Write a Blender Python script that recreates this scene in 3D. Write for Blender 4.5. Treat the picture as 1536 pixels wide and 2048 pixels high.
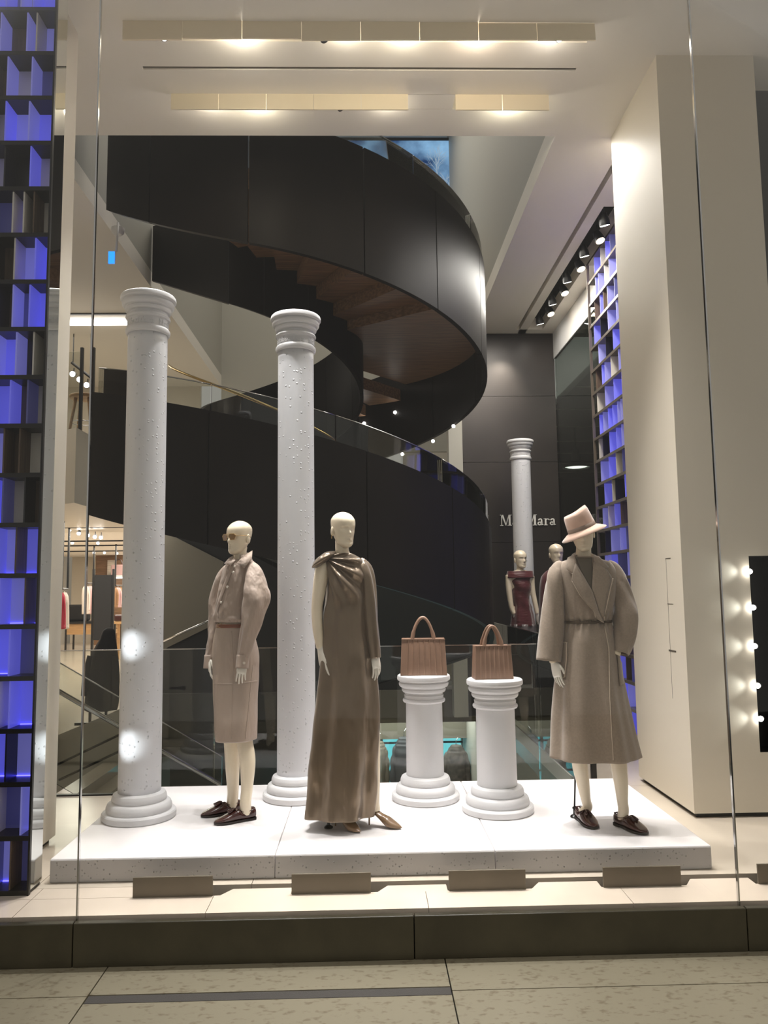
import bpy, bmesh, math, random
from math import sin, cos, pi, radians, sqrt, exp
from mathutils import Vector, Matrix, noise

for o in list(bpy.data.objects): bpy.data.objects.remove(o)
SC = bpy.context.scene
COL = SC.collection
# ------------------------------------------------------------------ camera
FPX = 1549.0
CAM = Vector((0, 0, 1.49))
RT = Vector((0.99965443, -0.02311765, -0.01251364))
UP = Vector((0.0101377, -0.10017648, 0.99491804))
FW = Vector((0.02425374, 0.99470108, 0.0999075))
cd = bpy.data.cameras.new('camera')
cd.sensor_fit = 'VERTICAL'; cd.sensor_height = 32.0; cd.lens = FPX / 2048 * 32.0
cd.clip_start = 0.05; cd.clip_end = 200
cam = bpy.data.objects.new('camera', cd); COL.objects.link(cam)
cam.matrix_world = Matrix(((RT.x, UP.x, -FW.x, CAM.x), (RT.y, UP.y, -FW.y, CAM.y), (RT.z, UP.z, -FW.z, CAM.z), (0, 0, 0, 1)))
SC.camera = cam
# ------------------------------------------------------------------ world, exposure
W = bpy.data.worlds.new('night_street'); SC.world = W; W.use_nodes = True
W.node_tree.nodes['Background'].inputs[0].default_value = (1.0, 0.95, 0.87, 1)
W.node_tree.nodes['Background'].inputs[1].default_value = 0.26
SC.view_settings.view_transform = 'Standard'; SC.view_settings.look = 'None'
SC.view_settings.gamma = 1.0; SC.view_settings.use_curve_mapping = False
SC.view_settings.exposure = 0.42
# ------------------------------------------------------------------ shop spots and added area fills
def area(name, loc, rot, sx, sy, power, color=(1, .96, .9), spread=180):
    l = bpy.data.lights.new(name, 'AREA'); l.shape = 'RECTANGLE'; l.size = sx; l.size_y = sy; l.energy = power; l.color = color
    l.spread = radians(spread)
    o = bpy.data.objects.new(name, l); COL.objects.link(o); o.location = loc; o.rotation_euler = rot
    return o
def spot(name, loc, target, power, angle=40, blend=.6, color=(1, .95, .88), size=.04):
    l = bpy.data.lights.new(name, 'SPOT'); l.energy = power; l.spot_size = radians(angle); l.spot_blend = blend; l.color = color
    l.shadow_soft_size = size
    o = bpy.data.objects.new(name, l); COL.objects.link(o); o.location = loc
    d = Vector(target) - Vector(loc); o.rotation_euler = d.to_track_quat('-Z', 'Y').to_euler()
    return o
# spots hidden in the two ceiling slots, aimed at the display
for i, (x, y, z, tx, ty, tz, p, a, c) in enumerate([
    (-1.25, 4.92, 5.22, -.90, 4.85, .9, 200, 60, (1, .975, .955)),
    (-0.75, 4.92, 5.22, -.45, 4.75, .6, 200, 60, (1, .975, .955)),
    (-0.30, 4.92, 5.22, 0.10, 4.60, .5, 220, 60, (1, .97, .95)),
    (0.25, 4.92, 5.22, 0.70, 4.75, .6, 220, 60, (1, .975, .955)),
    (0.80, 4.92, 5.22, 1.25, 4.55, .6, 200, 60, (1, .975, .955)),
    (1.30, 4.92, 5.22, 1.40, 4.45, .7, 200, 60, (1, .94, .90)),
    (-1.20, 5.66, 5.22, -1.4, 4.75, 1.4, 120, 55, (.98, .98, 1)),
    (-0.10, 5.66, 5.22, -.45, 4.70, 1.2, 120, 55, (.98, .98, 1)),
    (1.05, 5.66, 5.22, 1.05, 4.70, 1.0, 140, 60, (1, .975, .955))]):
    spot('slot_spot_%d' % i, (x, y, z), (tx, ty, tz), p * 1.12, a, .8, c, .05)
area('store_ceiling_wash', (-5.0, 17.0, 2.56), (0, 0, 0), 4.0, 12, 480, (1, .93, .84))  # area fills added for general brightness, without fixtures
area('entrance_ceiling_wash', (2.0, 8.2, 5.23), (0, 0, 0), .5, 4.0, 110, (1, .95, .88))
area('upper_floor_wash', (-.5, 10.0, 9.7), (0, 0, 0), 3.0, 5.0, 110, (1, .96, .9))
area('mezzanine_wash', (-4.6, 10.5, 5.2), (0, 0, 0), 2.0, 4.0, 40, (1, .93, .84))
area('lower_floor_wash', (0.3, 12.4, -.5), (0, 0, 0), 5.0, 1.0, 60, (.95, 1, .98))

# ------------------------------------------------------------------ helpers: pixel of the 1536x2048 frame -> point at a known depth / height
def ray(px, py): return RT * (px - 768) + UP * (1024 - py) + FW * FPX
def aY(px, py, Y): r = ray(px, py); return CAM + r * (Y / r.y)
def aZ(px, py, Z): r = ray(px, py); return CAM + r * ((Z - CAM.z) / r.z)

def srgb(c):
    return tuple(((v / 255) / 12.92 if v / 255 <= .04045 else ((v / 255 + .055) / 1.055) ** 2.4) for v in c)
MATS = {}
def mat(name, rgb, rough=.5, metal=0, spec=.5, var=0, vscale=8, bump=0, bscale=60, emit=None, estr=0, alpha=None, ramp=(.36, .64), coat=0, sheen=0, trans=0, stretch=None, aniso=0, var_rgb=None, btype='noise', detail=4):
    m = bpy.data.materials.new(name); m.use_nodes = True; nt = m.node_tree; b = nt.nodes['Principled BSDF']
    base = (*srgb(rgb), 1)
    b.inputs['Base Color'].default_value = base
    b.inputs['Roughness'].default_value = rough; b.inputs['Metallic'].default_value = metal
    b.inputs['Specular IOR Level'].default_value = spec
    if coat: b.inputs['Coat Weight'].default_value = coat; b.inputs['Coat Roughness'].default_value = .15
    if sheen: b.inputs['Sheen Weight'].default_value = sheen; b.inputs['Sheen Roughness'].default_value = .5
    if aniso: b.inputs['Anisotropic'].default_value = aniso
    if emit: b.inputs['Emission Color'].default_value = (*srgb(emit), 1); b.inputs['Emission Strength'].default_value = estr
    if trans: b.inputs['Transmission Weight'].default_value = trans
    if alpha is not None: b.inputs['Alpha'].default_value = alpha
    tc = None
    def coord():
        nonlocal tc
        if tc is None:
            t = nt.nodes.new('ShaderNodeTexCoord'); tc = t.outputs['Object']
            if stretch:
                mp = nt.nodes.new('ShaderNodeMapping'); mp.inputs['Scale'].default_value = stretch
                nt.links.new(tc, mp.inputs['Vector']); tc = mp.outputs['Vector']
        return tc
    if var:
        nz = nt.nodes.new('ShaderNodeTexNoise'); nz.inputs['Scale'].default_value = vscale; nz.inputs['Detail'].default_value = detail
        nt.links.new(coord(), nz.inputs['Vector'])
        rp = nt.nodes.new('ShaderNodeValToRGB')
        lo = srgb(var_rgb) if var_rgb else tuple(v * (1 - var) for v in base[:3])
        rp.color_ramp.elements[0].position = ramp[0]; rp.color_ramp.elements[1].position = ramp[1]
        rp.color_ramp.elements[0].color = (*lo, 1)
        rp.color_ramp.elements[1].color = (*[min(1, v * (1 + (0 if var_rgb else var))) for v in base[:3]], 1)
        nt.links.new(nz.outputs['Fac'], rp.inputs['Fac']); nt.links.new(rp.outputs['Color'], b.inputs['Base Color'])
    if bump:
        if btype == 'noise':
            nz = nt.nodes.new('ShaderNodeTexNoise'); nz.inputs['Scale'].default_value = bscale; nz.inputs['Detail'].default_value = 3; out = nz.outputs['Fac']
        else:
            nz = nt.nodes.new('ShaderNodeTexVoronoi'); nz.inputs['Scale'].default_value = bscale
            mr = nt.nodes.new('ShaderNodeMapRange'); mr.inputs[1].default_value = 0; mr.inputs[2].default_value = .32; mr.inputs[3].default_value = 1; mr.inputs[4].default_value = 0
            mr.interpolation_type = 'SMOOTHSTEP'
            nt.links.new(nz.outputs['Distance'], mr.inputs[0])
            # only some of the cells carry a blister
            wn = nt.nodes.new('ShaderNodeMath'); wn.operation = 'GREATER_THAN'; wn.inputs[1].default_value = .62
            sp = nt.nodes.new('ShaderNodeSeparateColor'); nt.links.new(nz.outputs['Color'], sp.inputs[0]); nt.links.new(sp.outputs[0], wn.inputs[0])
            mu = nt.nodes.new('ShaderNodeMath'); mu.operation = 'MULTIPLY'; nt.links.new(mr.outputs[0], mu.inputs[0]); nt.links.new(wn.outputs[0], mu.inputs[1]); out = mu.outputs[0]
        nt.links.new(coord(), nz.inputs['Vector'])
        bp = nt.nodes.new('ShaderNodeBump'); bp.inputs['Strength'].default_value = 1; bp.inputs['Distance'].default_value = bump
        nt.links.new(out, bp.inputs['Height']); nt.links.new(bp.outputs['Normal'], b.inputs['Normal'])
    MATS[name] = m
    return m
def glass(name, tint, refl=1.0, base=.03):
    m = bpy.data.materials.new(name); m.use_nodes = True; nt = m.node_tree; nt.nodes.clear()
    out = nt.nodes.new('ShaderNodeOutputMaterial'); mx = nt.nodes.new('ShaderNodeMixShader')
    tr = nt.nodes.new('ShaderNodeBsdfTransparent'); tr.inputs[0].default_value = (*tint, 1)
    gl = nt.nodes.new('ShaderNodeBsdfGlossy'); gl.inputs['Roughness'].default_value = 0.0; gl.inputs[0].default_value = (1, 1, 1, 1)
    fr = nt.nodes.new('ShaderNodeFresnel'); fr.inputs[0].default_value = 1.45
    mu = nt.nodes.new('ShaderNodeMath'); mu.operation = 'MULTIPLY'; mu.inputs[1].default_value = refl
    nt.links.new(fr.outputs[0], mu.inputs[0]); nt.links.new(mu.outputs[0], mx.inputs[0])
    nt.links.new(tr.outputs[0], mx.inputs[1]); nt.links.new(gl.outputs[0], mx.inputs[2]); nt.links.new(mx.outputs[0], out.inputs[0])
    MATS[name] = m; return m
def emis(name, rgb, s):
    m = bpy.data.materials.new(name); m.use_nodes = True; nt = m.node_tree; nt.nodes.clear()
    out = nt.nodes.new('ShaderNodeOutputMaterial'); e = nt.nodes.new('ShaderNodeEmission'); e.inputs[0].default_value = (*srgb(rgb), 1); e.inputs[1].default_value = s
    nt.links.new(e.outputs[0], out.inputs[0]); MATS[name] = m; return m

mat('beige', (220, 211, 194), .45, bump=.0004, bscale=400)
mat('ceiling_paint', (238, 231, 219), .6)
mat('grey_paint', (176, 172, 160), .6)
mat('olive_paint', (122, 117, 103), .35)
mat('flap_beige', (240, 227, 200), .5)
mat('dark_grey_wall', (70, 70, 68), .6, bump=.002, bscale=90)
mat('plaster', (212, 212, 215), .5, bump=.006, bscale=40, btype='vor')
mat('plaster_smooth', (211, 210, 211), .45, bump=.0006, bscale=160)
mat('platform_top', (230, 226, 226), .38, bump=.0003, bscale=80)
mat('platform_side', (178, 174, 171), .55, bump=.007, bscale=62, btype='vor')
mat('stone_floor', (208, 194, 178), .22, var=.05, vscale=3)
mat('stone_floor2', (200, 188, 172), .18, var=.05, vscale=2)
mat('flap_metal', (104, 95, 82), .42, metal=.35, var=.06, vscale=5)
mat('trench', (28, 25, 22), .8)
mat('kerb_stone', (74, 69, 53), .35, var=.16, vscale=4, bump=.0008, bscale=50)
mat('paver', (164, 155, 132), .5, var=.3, vscale=38, bump=.0006, bscale=90, var_rgb=(138, 127, 104), detail=9, ramp=(.31, .45), stretch=(.7, 1.3, 1))
mat('grating', (88, 84, 80), .6, bump=.002, bscale=220)
mat('black_steel', (23, 20, 19), .46, spec=.16, var=.3, vscale=1.3, stretch=(1, 1, .7))
mat('steel_wall', (50, 45, 42), .36, metal=.4, var=.22, vscale=1.1)
mat('black', (12, 12, 12), .35)
mat('matte_black', (10, 10, 10), .9)
mat('chrome', (205, 205, 205), .12, metal=1)
mat('brass', (190, 165, 110), .2, metal=1)
mat('mirror', (225, 228, 226), .02, metal=1)
mat('wood_dark', (122, 92, 66), .45, var=.25, vscale=3, stretch=(1, 14, 14))
mat('wood_light', (176, 138, 92), .5, var=.15, vscale=4, stretch=(1, 8, 8))
mat('white_paint', (230, 228, 224), .5)
mat('letter_white', (225, 222, 216), .4)
glass('window_glass', (.985, .99, .985), .55)
glass('balustrade_glass', (.87, .885, .865), 1.0)
glass('dark_glass', (.55, .60, .57), .5)
emis('lamp_white', (255, 250, 244), 22); emis('lamp_warm', (255, 226, 186), 16); emis('lamp_soft', (255, 248, 240), 5)
emis('turquoise_light', (104, 204, 214), 1.0); emis('led_blue', (78, 74, 255), 4.5)
emis('exit_blue', (40, 130, 255), 1.6)

class MB:
    def __init__(s): s.v = []; s.f = []
    def box(s, x0, x1, y0, y1, z0, z1):
        n = len(s.v)
        s.v += [(x0, y0, z0), (x1, y0, z0), (x1, y1, z0), (x0, y1, z0), (x0, y0, z1), (x1, y0, z1), (x1, y1, z1), (x0, y1, z1)]
        s.f += [(n, n+3, n+2, n+1), (n+4, n+5, n+6, n+7), (n, n+1, n+5, n+4), (n+1, n+2, n+6, n+5), (n+2, n+3, n+7, n+6), (n+3, n, n+4, n+7)]
        return s
    def prism(s, pts, d):           # closed polygon pts extruded by vector d
        n = len(s.v); k = len(pts); d = Vector(d)
        s.v += [tuple(p) for p in pts] + [tuple(Vector(p) + d) for p in pts]
        s.f += [tuple(range(n + k - 1, n - 1, -1)), tuple(range(n + k, n + 2 * k))]
        s.f += [(n + i, n + (i + 1) % k, n + k + (i + 1) % k, n + k + i) for i in range(k)]
        return s
    def loft(s, rings, cap=True, closed=True):
        n = len(s.v); k = len(rings[0])
        for r in rings: s.v += [tuple(p) for p in r]
        for j in range(len(rings) - 1):
            a = n + j * k; b = a + k
            for i in range(k if closed else k - 1):
                i2 = (i + 1) % k; s.f.append((a + i, a + i2, b + i2, b + i))
        if cap and closed:
            s.f.append(tuple(range(n + k - 1, n - 1, -1))); a = n + (len(rings) - 1) * k; s.f.append(tuple(range(a, a + k)))
        return s
    def lathe(s, prof, c=(0, 0, 0), n=64, cap=True):
        return s.loft([[(c[0] + r * cos(2 * pi * i / n), c[1] + r * sin(2 * pi * i / n), c[2] + z) for i in range(n)] for r, z in prof], cap)
    def tube(s, pts, rad, n=10, cap=True, flat=1.0, up=None, wr=None):
        pts = [Vector(p) for p in pts]; m = len(pts)
        if not isinstance(rad, (list, tuple)): rad = [rad] * m
        rings = []; prev = None
        for i, p in enumerate(pts):
            t = (pts[min(i + 1, m - 1)] - pts[max(i - 1, 0)]).normalized()
            if prev is None:
                u = Vector(up) if up else (Vector((0, 0, 1)) if abs(t.z) < .9 else Vector((1, 0, 0)))
            else: u = prev
            u = (u - t * u.dot(t)).normalized(); prev = u; w = t.cross(u)
            r = rad[i]; ra, rb = (r if isinstance(r, (list, tuple)) else (r, r * flat))
            ring = []
            for k in range(n):
                a = 2 * pi * k / n; e = wr(a, i / (m - 1)) if wr else 0
                ring.append(p + u * ((ra + e) * cos(a)) + w * ((rb + e) * sin(a)))
            rings.append(ring)
        return s.loft(rings, cap)
    def ball(s, c, r, n=14, m=10, q=None):
        rx, ry, rz = r if isinstance(r, (list, tuple)) else (r, r, r); rings = []
        for j in range(m + 1):
            a = -pi / 2 + pi * j / m; cz = max(cos(a), .02)
            ring = []
            for i in range(n):
                v = Vector((rx * cz * cos(2 * pi * i / n), ry * cz * sin(2 * pi * i / n), rz * sin(a)))
                if q: v = q @ v
                ring.append(Vector(c) + v)
            rings.append(ring)
        return s.loft(rings)
    def build(s, name, m, parent=None, smooth=False, auto=None, bevel=0):
        me = bpy.data.meshes.new(name); me.from_pydata([tuple(v) for v in s.v], [], s.f); me.update()
        bm = bmesh.new(); bm.from_mesh(me); bmesh.ops.recalc_face_normals(bm, faces=bm.faces); bm.to_mesh(me); bm.free()
        me.materials.append(MATS[m])
        o = bpy.data.objects.new(name, me); COL.objects.link(o)
        if parent: o.parent = parent
        if smooth or auto:
            for p in me.polygons: p.use_smooth = True
            if auto:
                me.set_sharp_from_angle(angle=radians(auto))
        if bevel:
            b = o.modifiers.new('bevel', 'BEVEL'); b.width = bevel; b.segments = 2; b.limit_method = 'ANGLE'
        return o
def tag(o, label=None, cat=None, group=None, kind=None):
    if label: o['label'] = label
    if cat: o['category'] = cat
    if group: o['group'] = group
    if kind: o['kind'] = kind
    return o
def empty(name, loc=(0, 0, 0), label=None, cat=None, group=None, kind=None, rz=0):
    o = bpy.data.objects.new(name, None); COL.objects.link(o); o.location = loc; o.rotation_euler.z = rz; o.empty_display_size = .1
    return tag(o, label, cat, group, kind)
def keep(o, parent):                # parent without moving, for parts given in world coordinates
    o.parent = parent; o.matrix_parent_inverse = Matrix.Translation(parent.location).inverted() if parent.rotation_euler.z == 0 else (Matrix.Translation(parent.location) @ Matrix.Rotation(parent.rotation_euler.z, 4, 'Z')).inverted()
    return o
def structure(mb, name, m, **k): return tag(mb.build(name, m, **k), kind='structure')
def copy_tree(o, parent=None):
    c = o.copy(); COL.objects.link(c); c.parent = parent
    for ch in o.children: copy_tree(ch, c)
    return c
def crom(rows, k):                  # Catmull-Rom resampling of rows of numbers
    out = []; n = len(rows)
    for i in range(n - 1):
        p0 = rows[max(i - 1, 0)]; p1 = rows[i]; p2 = rows[i + 1]; p3 = rows[min(i + 2, n - 1)]
        for j in range(k):
            t = j / k
            out.append([.5 * (2*b + (c - a) * t + (2*a - 5*b + 4*c - d) * t*t + (3*b - a - 3*c + d) * t**3) for a, b, c, d in zip(p0, p1, p2, p3)])
    out.append(list(rows[-1])); return out

CEIL = 5.25
# ================================================================== THE SETTING
# pavement of stone slabs, a metal grating strip let into the joint
pav = structure(MB().box(-6, 6, -3, 3.75, -.5, -.215), 'pavement', 'matte_black')
J = .003
for i, (x0, x1, y0, y1) in enumerate([(-2.75, -1.19, 3.48, 3.75), (-1.19, .345, 3.488, 3.75), (.345, 1.9, 3.455, 3.75), (1.9, 3.4, 3.455, 3.75),
                                      (-2.75, -1.19, 2.6, 3.48), (-1.19, .345, 2.6, 3.422), (.345, 1.9, 2.6, 3.455), (1.9, 3.4, 2.6, 3.455),
                                      (-2.75, -1.19, 1.6, 2.6), (-1.19, .345, 1.6, 2.6), (.345, 1.9, 1.6, 2.6), (1.9, 3.4, 1.6, 2.6)]):
    MB().box(x0 + J, x1 - J, y0 + J, y1 - J, -.24, -.2).build('paving_slab', 'paver', pav)
MB().box(-1.187, .342, 3.425, 3.485, -.24, -.201).build('metal_grating', 'grating', pav)
# kerb below the window
kerb = structure(MB().box(-6, 6, 3.755, 3.79, -.22, -.05), 'kerb', 'trench')
for x0, x1 in ((-3.0, -1.352), (-1.352, .206), (.206, 1.757), (1.757, 3.3)):
    MB().box(x0 + .002, x1 - .002, 3.735, 3.772, -.2, -.008).build('kerb_stone', 'kerb_stone', kerb, bevel=.004)
MB().box(-6, 6, 3.772, 3.8, -.06, -.03).build('glazing_channel', 'black', kerb)
# display floor (with the light trench), shop floor with the stair well left open
fl = structure(MB().box(-6, 6, 3.8, 4.9, -.3, -.12), 'floor', 'matte_black')  # base coloured near-black to put the trench's shade into the colour
xs = [-3.0, -1.655, -.765, .28, 1.25, 2.2, 3.2]
for x0, x1 in zip(xs, xs[1:]): MB().box(x0 + .0015, x1 - .0015, 3.8, 4.008, -.05, 0).build('floor_tile', 'stone_floor', fl)
for x0, x1 in ((-3.0, -1.655), (-1.655, -1.165)): MB().box(x0 + .0015, x1 - .0015, 4.011, 4.145, -.05, 0).build('floor_tile', 'stone_floor', fl)
xs = [-3.0, -1.7, -.6, .5, 1.6, 2.62, 3.4]
for x0, x1 in zip(xs, xs[1:]): MB().box(x0 + .0015, x1 - .0015, 4.148, 5.95, -.05, 0).build('floor_tile', 'stone_floor2', fl)
for y0, y1 in ((5.953, 7.2), (7.2, 8.6), (8.6, 10.0), (10.0, 11.4)): MB().box(1.63, 4.5, y0 + .002, y1, -.3, 0).build('floor_tile', 'stone_floor2', fl)
MB().box(-9, -3.2, 7.8, 26, -.3, 0).build('floor_slab', 'stone_floor2', fl)
MB().box(-.5, 4.0, 11.7, 26, -.47, 0).build('floor_slab', 'olive_paint', fl)
MB().box(-3.2, -.5, 11.7, 26, -.9, 0).build('floor_slab', 'dark_grey_wall', fl)
MB().box(-2.9, 1.63, 5.95, 5.99, -.4, 0).build('slab_edge', 'beige', fl)
MB().box(1.60, 1.63, 5.99, 11.7, -.12, .012).build('slab_edge', 'white_paint', fl)
MB().box(-7, 5, 5.5, 16, -3.35, -3.2).build('lower_floor', 'stone_floor2', fl)
# hatch lids between the raised flaps
flx = [(265, 425, 1791), (583, 742, 1785), (898, 1052, 1778), (1207, 1363, 1770), (1517, 1676, 1765)]
FX = [(aY(a, y, 4.0).x, aY(b, y, 4.0).x) for a, b, y in flx]
for (a0, a1), (b0, b1) in zip(FX, FX[1:]):
    MB().prism([(a1 + .03, 4.014, -.004), (b0 - .005, 4.014, -.004), (b0 - .005, 4.10, -.004), (a1 + .085, 4.10, -.004)], (0, 0, -.04)).build('floor_hatch_lid', 'stone_floor', fl)
# ceiling with two slots, a slit and the stair well
c = MB()
for y0, y1 in ((3.5, 4.80), (4.99, 5.25), (5.284, 5.555), (5.74, 6.1)): c.box(-1.57, 1.57, y0, y1, CEIL, 5.45)
c.box(-1.57, -1.44, 5.555, 5.74, CEIL, 5.45); c.box(1.44, 1.57, 5.555, 5.74, CEIL, 5.45)
c.box(-9.2, -1.57, 3.5, 6.1, CEIL, 5.45); c.box(1.57, 7, 3.5, 6.1, CEIL, 5.45)
c.box(-9.2, -2.62, 6.1, 14, CEIL, 5.45); c.box(1.62, 2.235, 6.1, 11.3, CEIL, 5.45); c.box(2.285, 2.40, 6.1, 11.3, CEIL, 5.45); c.box(2.62, 7, 6.1, 11.3, CEIL, 5.45)
c.box(2.235, 2.285, 6.1, 6.5, CEIL, 5.45); c.box(2.40, 2.62, 6.1, 7.3, CEIL, 5.45); c.box(2.235, 2.62, 10.95, 11.3, CEIL, 5.45); c.box(2.235, 2.62, 6.1, 11.3, 5.6, 5.65)
c.box(-1.7, 1.7, 4.7, 5.8, 5.62, 5.66)
ceil = structure(c, 'ceiling', 'ceiling_paint')
for x0, x1, y0, y1 in ((2.235, 2.285, 6.5, 10.95), (2.40, 2.62, 7.3, 10.95)):
    MB().box(x0, x1, y0, y1, 5.42, 5.44).build('slot_lining', 'matte_black', ceil)
MB().box(-1.57, 1.57, 5.25, 5.284, 5.265, 5.27).build('slot_lining', 'flap_metal', ceil)
rr = random.Random(4)
w = 3.14 / 8
for i in range(8):
    x0 = -1.568 + i * w; dz = [.014, 0, 0, .012, .006, .006, .006, .006][i]; ty = rr.uniform(-.004, .004)
    MB().prism([(x0 + .002, 4.80 + ty, CEIL), (x0 + w - .002, 4.80 + ty, CEIL), (x0 + w - .002, 4.795 - ty, 5.128 - dz * .6), (x0 + .002, 4.795 - ty, 5.128 - dz)], (0, .012, 0)).build('ceiling_flap', 'flap_beige', ceil)
w = 2.88 / 8
for i in range(8):
    x0 = -1.44 + i * w
    if i == 5:
        MB().box(x0, x0 + w, 5.56, 5.735, CEIL, CEIL + .012).build('ceiling_flap', 'ceiling_paint', ceil); continue
    MB().prism([(x0 + .002, 5.555, CEIL), (x0 + w - .002, 5.555, CEIL), (x0 + w - .002, 5.552, 5.124), (x0 + .002, 5.552, 5.124)], (0, .012, 0)).build('ceiling_flap', 'flap_beige', ceil)
# walls
structure(MB().box(-2.66, -2.62, 6.1, 14, 5.45, 10), 'wall_well_left', 'grey_paint')
structure(MB().box(1.62, 1.66, 6.1, 14, 5.45, 10), 'wall_well_right', 'grey_paint')
structure(MB().box(-2.62, 1.62, 6.06, 6.1, 5.45, 10), 'wall_well_front', 'grey_paint')
structure(MB().box(-2.62, 1.62, 14, 14.1, 4.0, 10), 'wall_well_back', 'grey_paint')
structure(MB().box(-2.7, 1.7, 6.0, 14.1, 10, 10.1), 'ceiling_upper', 'ceiling_paint')
structure(MB().box(-9, -3.0, 14, 14.1, 3.5, 5.3), 'wall_mezzanine_back', 'beige')
structure(MB().box(-9.3, -9.2, 3.5, 26, -.3, 5.6), 'wall_left', 'beige')
structure(MB().box(-9, 4, 24, 24.1, -.3, 2.8), 'wall_back', 'beige')
structure(MB().box(1.0, 4.0, 20, 20.1, -.3, 5.6), 'wall_back_right', 'beige')
structure(MB().box(-9, -3.55, 9.7, 24, 2.6, 2.7), 'ceiling_store', 'ceiling_paint')
structure(MB().box(-3.55, 1.2, 11.75, 24, 2.6, 2.7), 'ceiling_store_rear', 'ceiling_paint')
structure(MB().prism([(-9, 9.62, 2.58), (-3.85, 9.62, 2.58), (-3.5, 9.35, 2.58), (-3.5, 14, 2.58), (-9, 14, 2.58)], (0, 0, .92)), 'mezzanine_slab', 'beige')
# dark steel wall that carries the letters, of separate sheets
sw = structure(MB().box(1.40, 2.82, 11.16, 11.22, -.3, 5.4), 'wall_steel', 'black')
for z0, z1 in ((0, .95), (.95, 2.15), (2.15, 3.32), (3.32, 4.3), (4.3, 5.25)):
    MB().box(1.42 + .003, 2.82, 11.12, 11.16, z0 + .003, z1 - .003).build('steel_sheet', 'steel_wall', sw)
structure(MB().box(1.22, 1.42, 11.05, 11.3, -.3, 5.3), 'trim_1', 'grey_paint')
# dark lower walls of the stair well
structure(MB().box(-6, 1.0, 15.8, 15.9, -3.3, -.3), 'wall_lower_back', 'dark_grey_wall')
structure(MB().box(1.63, 1.7, 5.9, 16, -3.3, -.3), 'wall_lower_right', 'grey_paint')
structure(MB().box(-4.0, -3.9, 5.9, 16, -3.3, -.3), 'wall_lower_left', 'grey_paint')
# right pillar with a dark niche
pr = empty('pillar_right', (2.1, 5.11, 0), kind='structure')
nx0, nx1, nz0, nz1 = 2.552, 2.74, .407, 1.684
p = MB().box(2.1, nx0, 5.11, 5.30, .03, CEIL); p.box(nx1, 2.8, 5.11, 5.30, .03, CEIL); p.box(nx0, nx1, 5.11, 5.30, .03, nz0); p.box(nx0, nx1, 5.11, 5.30, nz1, CEIL)
p.box(2.1, 2.8, 5.30, 6.125, .03, CEIL)
keep(p.build('pillar_body', 'beige'), pr)
keep(MB().box(2.125, 2.78, 5.14, 6.1, 0, .03).build('shadow_gap', 'black'), pr)
nb = MB().box(nx0, nx1, 5.285, 5.298, nz0, nz1); nb.box(nx0, nx0 + .003, 5.115, 5.29, nz0, nz1); nb.box(nx1 - .003, nx1, 5.115, 5.29, nz0, nz1); nb.box(nx0, nx1, 5.115, 5.29, nz0, nz0 + .003); nb.box(nx0, nx1, 5.115, 5.29, nz1 - .003, nz1)
keep(nb.build('niche_lining', 'black'), pr)
for (pa, ya), (pb, yb) in (((1335, 1117), (1342, 1395)), ((1331, 1117), (1341, 1117)), ((1335, 1208), (1346, 1208)), ((1338, 1302), (1352, 1302))):
    a = CAM + ray(pa, ya) * (2.1 / ray(pa, ya).x); b = CAM + ray(pb, yb) * (2.1 / ray(pb, yb).x)
    long_ = abs(a.z - b.z) > .2; ym = (a.y + b.y) / 2
    keep(MB().box(2.0992, 2.1005, (ym if long_ else min(a.y, b.y)) - .002, (ym if long_ else max(a.y, b.y)) + .002, min(a.z, b.z) - .0015, max(a.z, b.z) + .0015).build('panel_joint', 'flap_metal'), pr)
structure(MB().box(2.82, 4.5, 5.5, 5.6, 0, CEIL), 'wall_right', 'dark_grey_wall')
# left pilaster
structure(MB().box(-2.7, -1.905, 4.30, 4.93, 0.03, CEIL), 'pillar_left', 'beige')
structure(MB().box(-2.7, -1.93, 4.33, 4.90, 0, .03), 'trim_2', 'black')
# front glazing: three panes, joints sealed with slim steel lines
for i, (x0, x1) in enumerate(((-4.0, -1.352), (-1.350, 1.744), (1.746, 4.0))):
    structure(MB().box(x0 + .002, x1 - .002, 3.780, 3.792, -.05, CEIL), 'window_%d' % (i + 1), 'window_glass')
for i, x in enumerate((-1.351, 1.745)):
    structure(MB().box(x - .0035, x + .0035, 3.777, 3.795, -.04, CEIL), 'trim_%d' % (i + 3), 'chrome')

# ================================================================== STAIR WELL: spiral staircase
ST = (-.965, 9.02); RO = 2.41; RI = .96
def zu(p): return 4.558 - .448 * p - .002 * p * p + (.63 * p * p if p < 0 else 0)
def zl(p): return 1.80 - .58 * p - .014 * p * p
def zi(p): return 4.394 - .401 * p
def sp(r, p, z): return (ST[0] + r * sin(p), ST[1] - r * cos(p), z)
stair = empty('spiral_staircase', (ST[0], ST[1], -3.2), 'black steel spiral staircase with wooden treads winding through the stair well', 'staircase')
def band(r, th, zf, H, p0, p1, name='steel_band', m='black_steel', n=None):
    n = n or max(4, int((p1 - p0) / .05))
    rings = []
    for i in range(n + 1):
        p = p0 + (p1 - p0) * i / n; z = zf(p)
        rings.append([sp(r, p, z), sp(r, p, z + H), sp(r - th, p, z + H), sp(r - th, p, z)])
    return keep(MB().loft(rings).build(name, m, auto=40), stair)
def bands(r, th, zf, H, ps):
    for a, b in zip(ps, ps[1:]): band(r, th, zf, H, a + .0025, b - .0025)
bands(RO, .05, zu, 1.212, [-.66, -.42, -.02, .42, .78, 1.2, 1.7, 2.2, 2.75, 3.3])
bands(RO, .05, zl, 1.169, [-.74, -.16, .42, .85, 1.25, 1.75, 2.3, 2.9])
bands(RI, .04, zi, 1.15, [-.55, -.1, .4, .95, 1.5, 2.05, 2.6, 3.15, 3.7, 4.3, 4.9])
def zi2(p): return 1.75 - .50 * p
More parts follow.
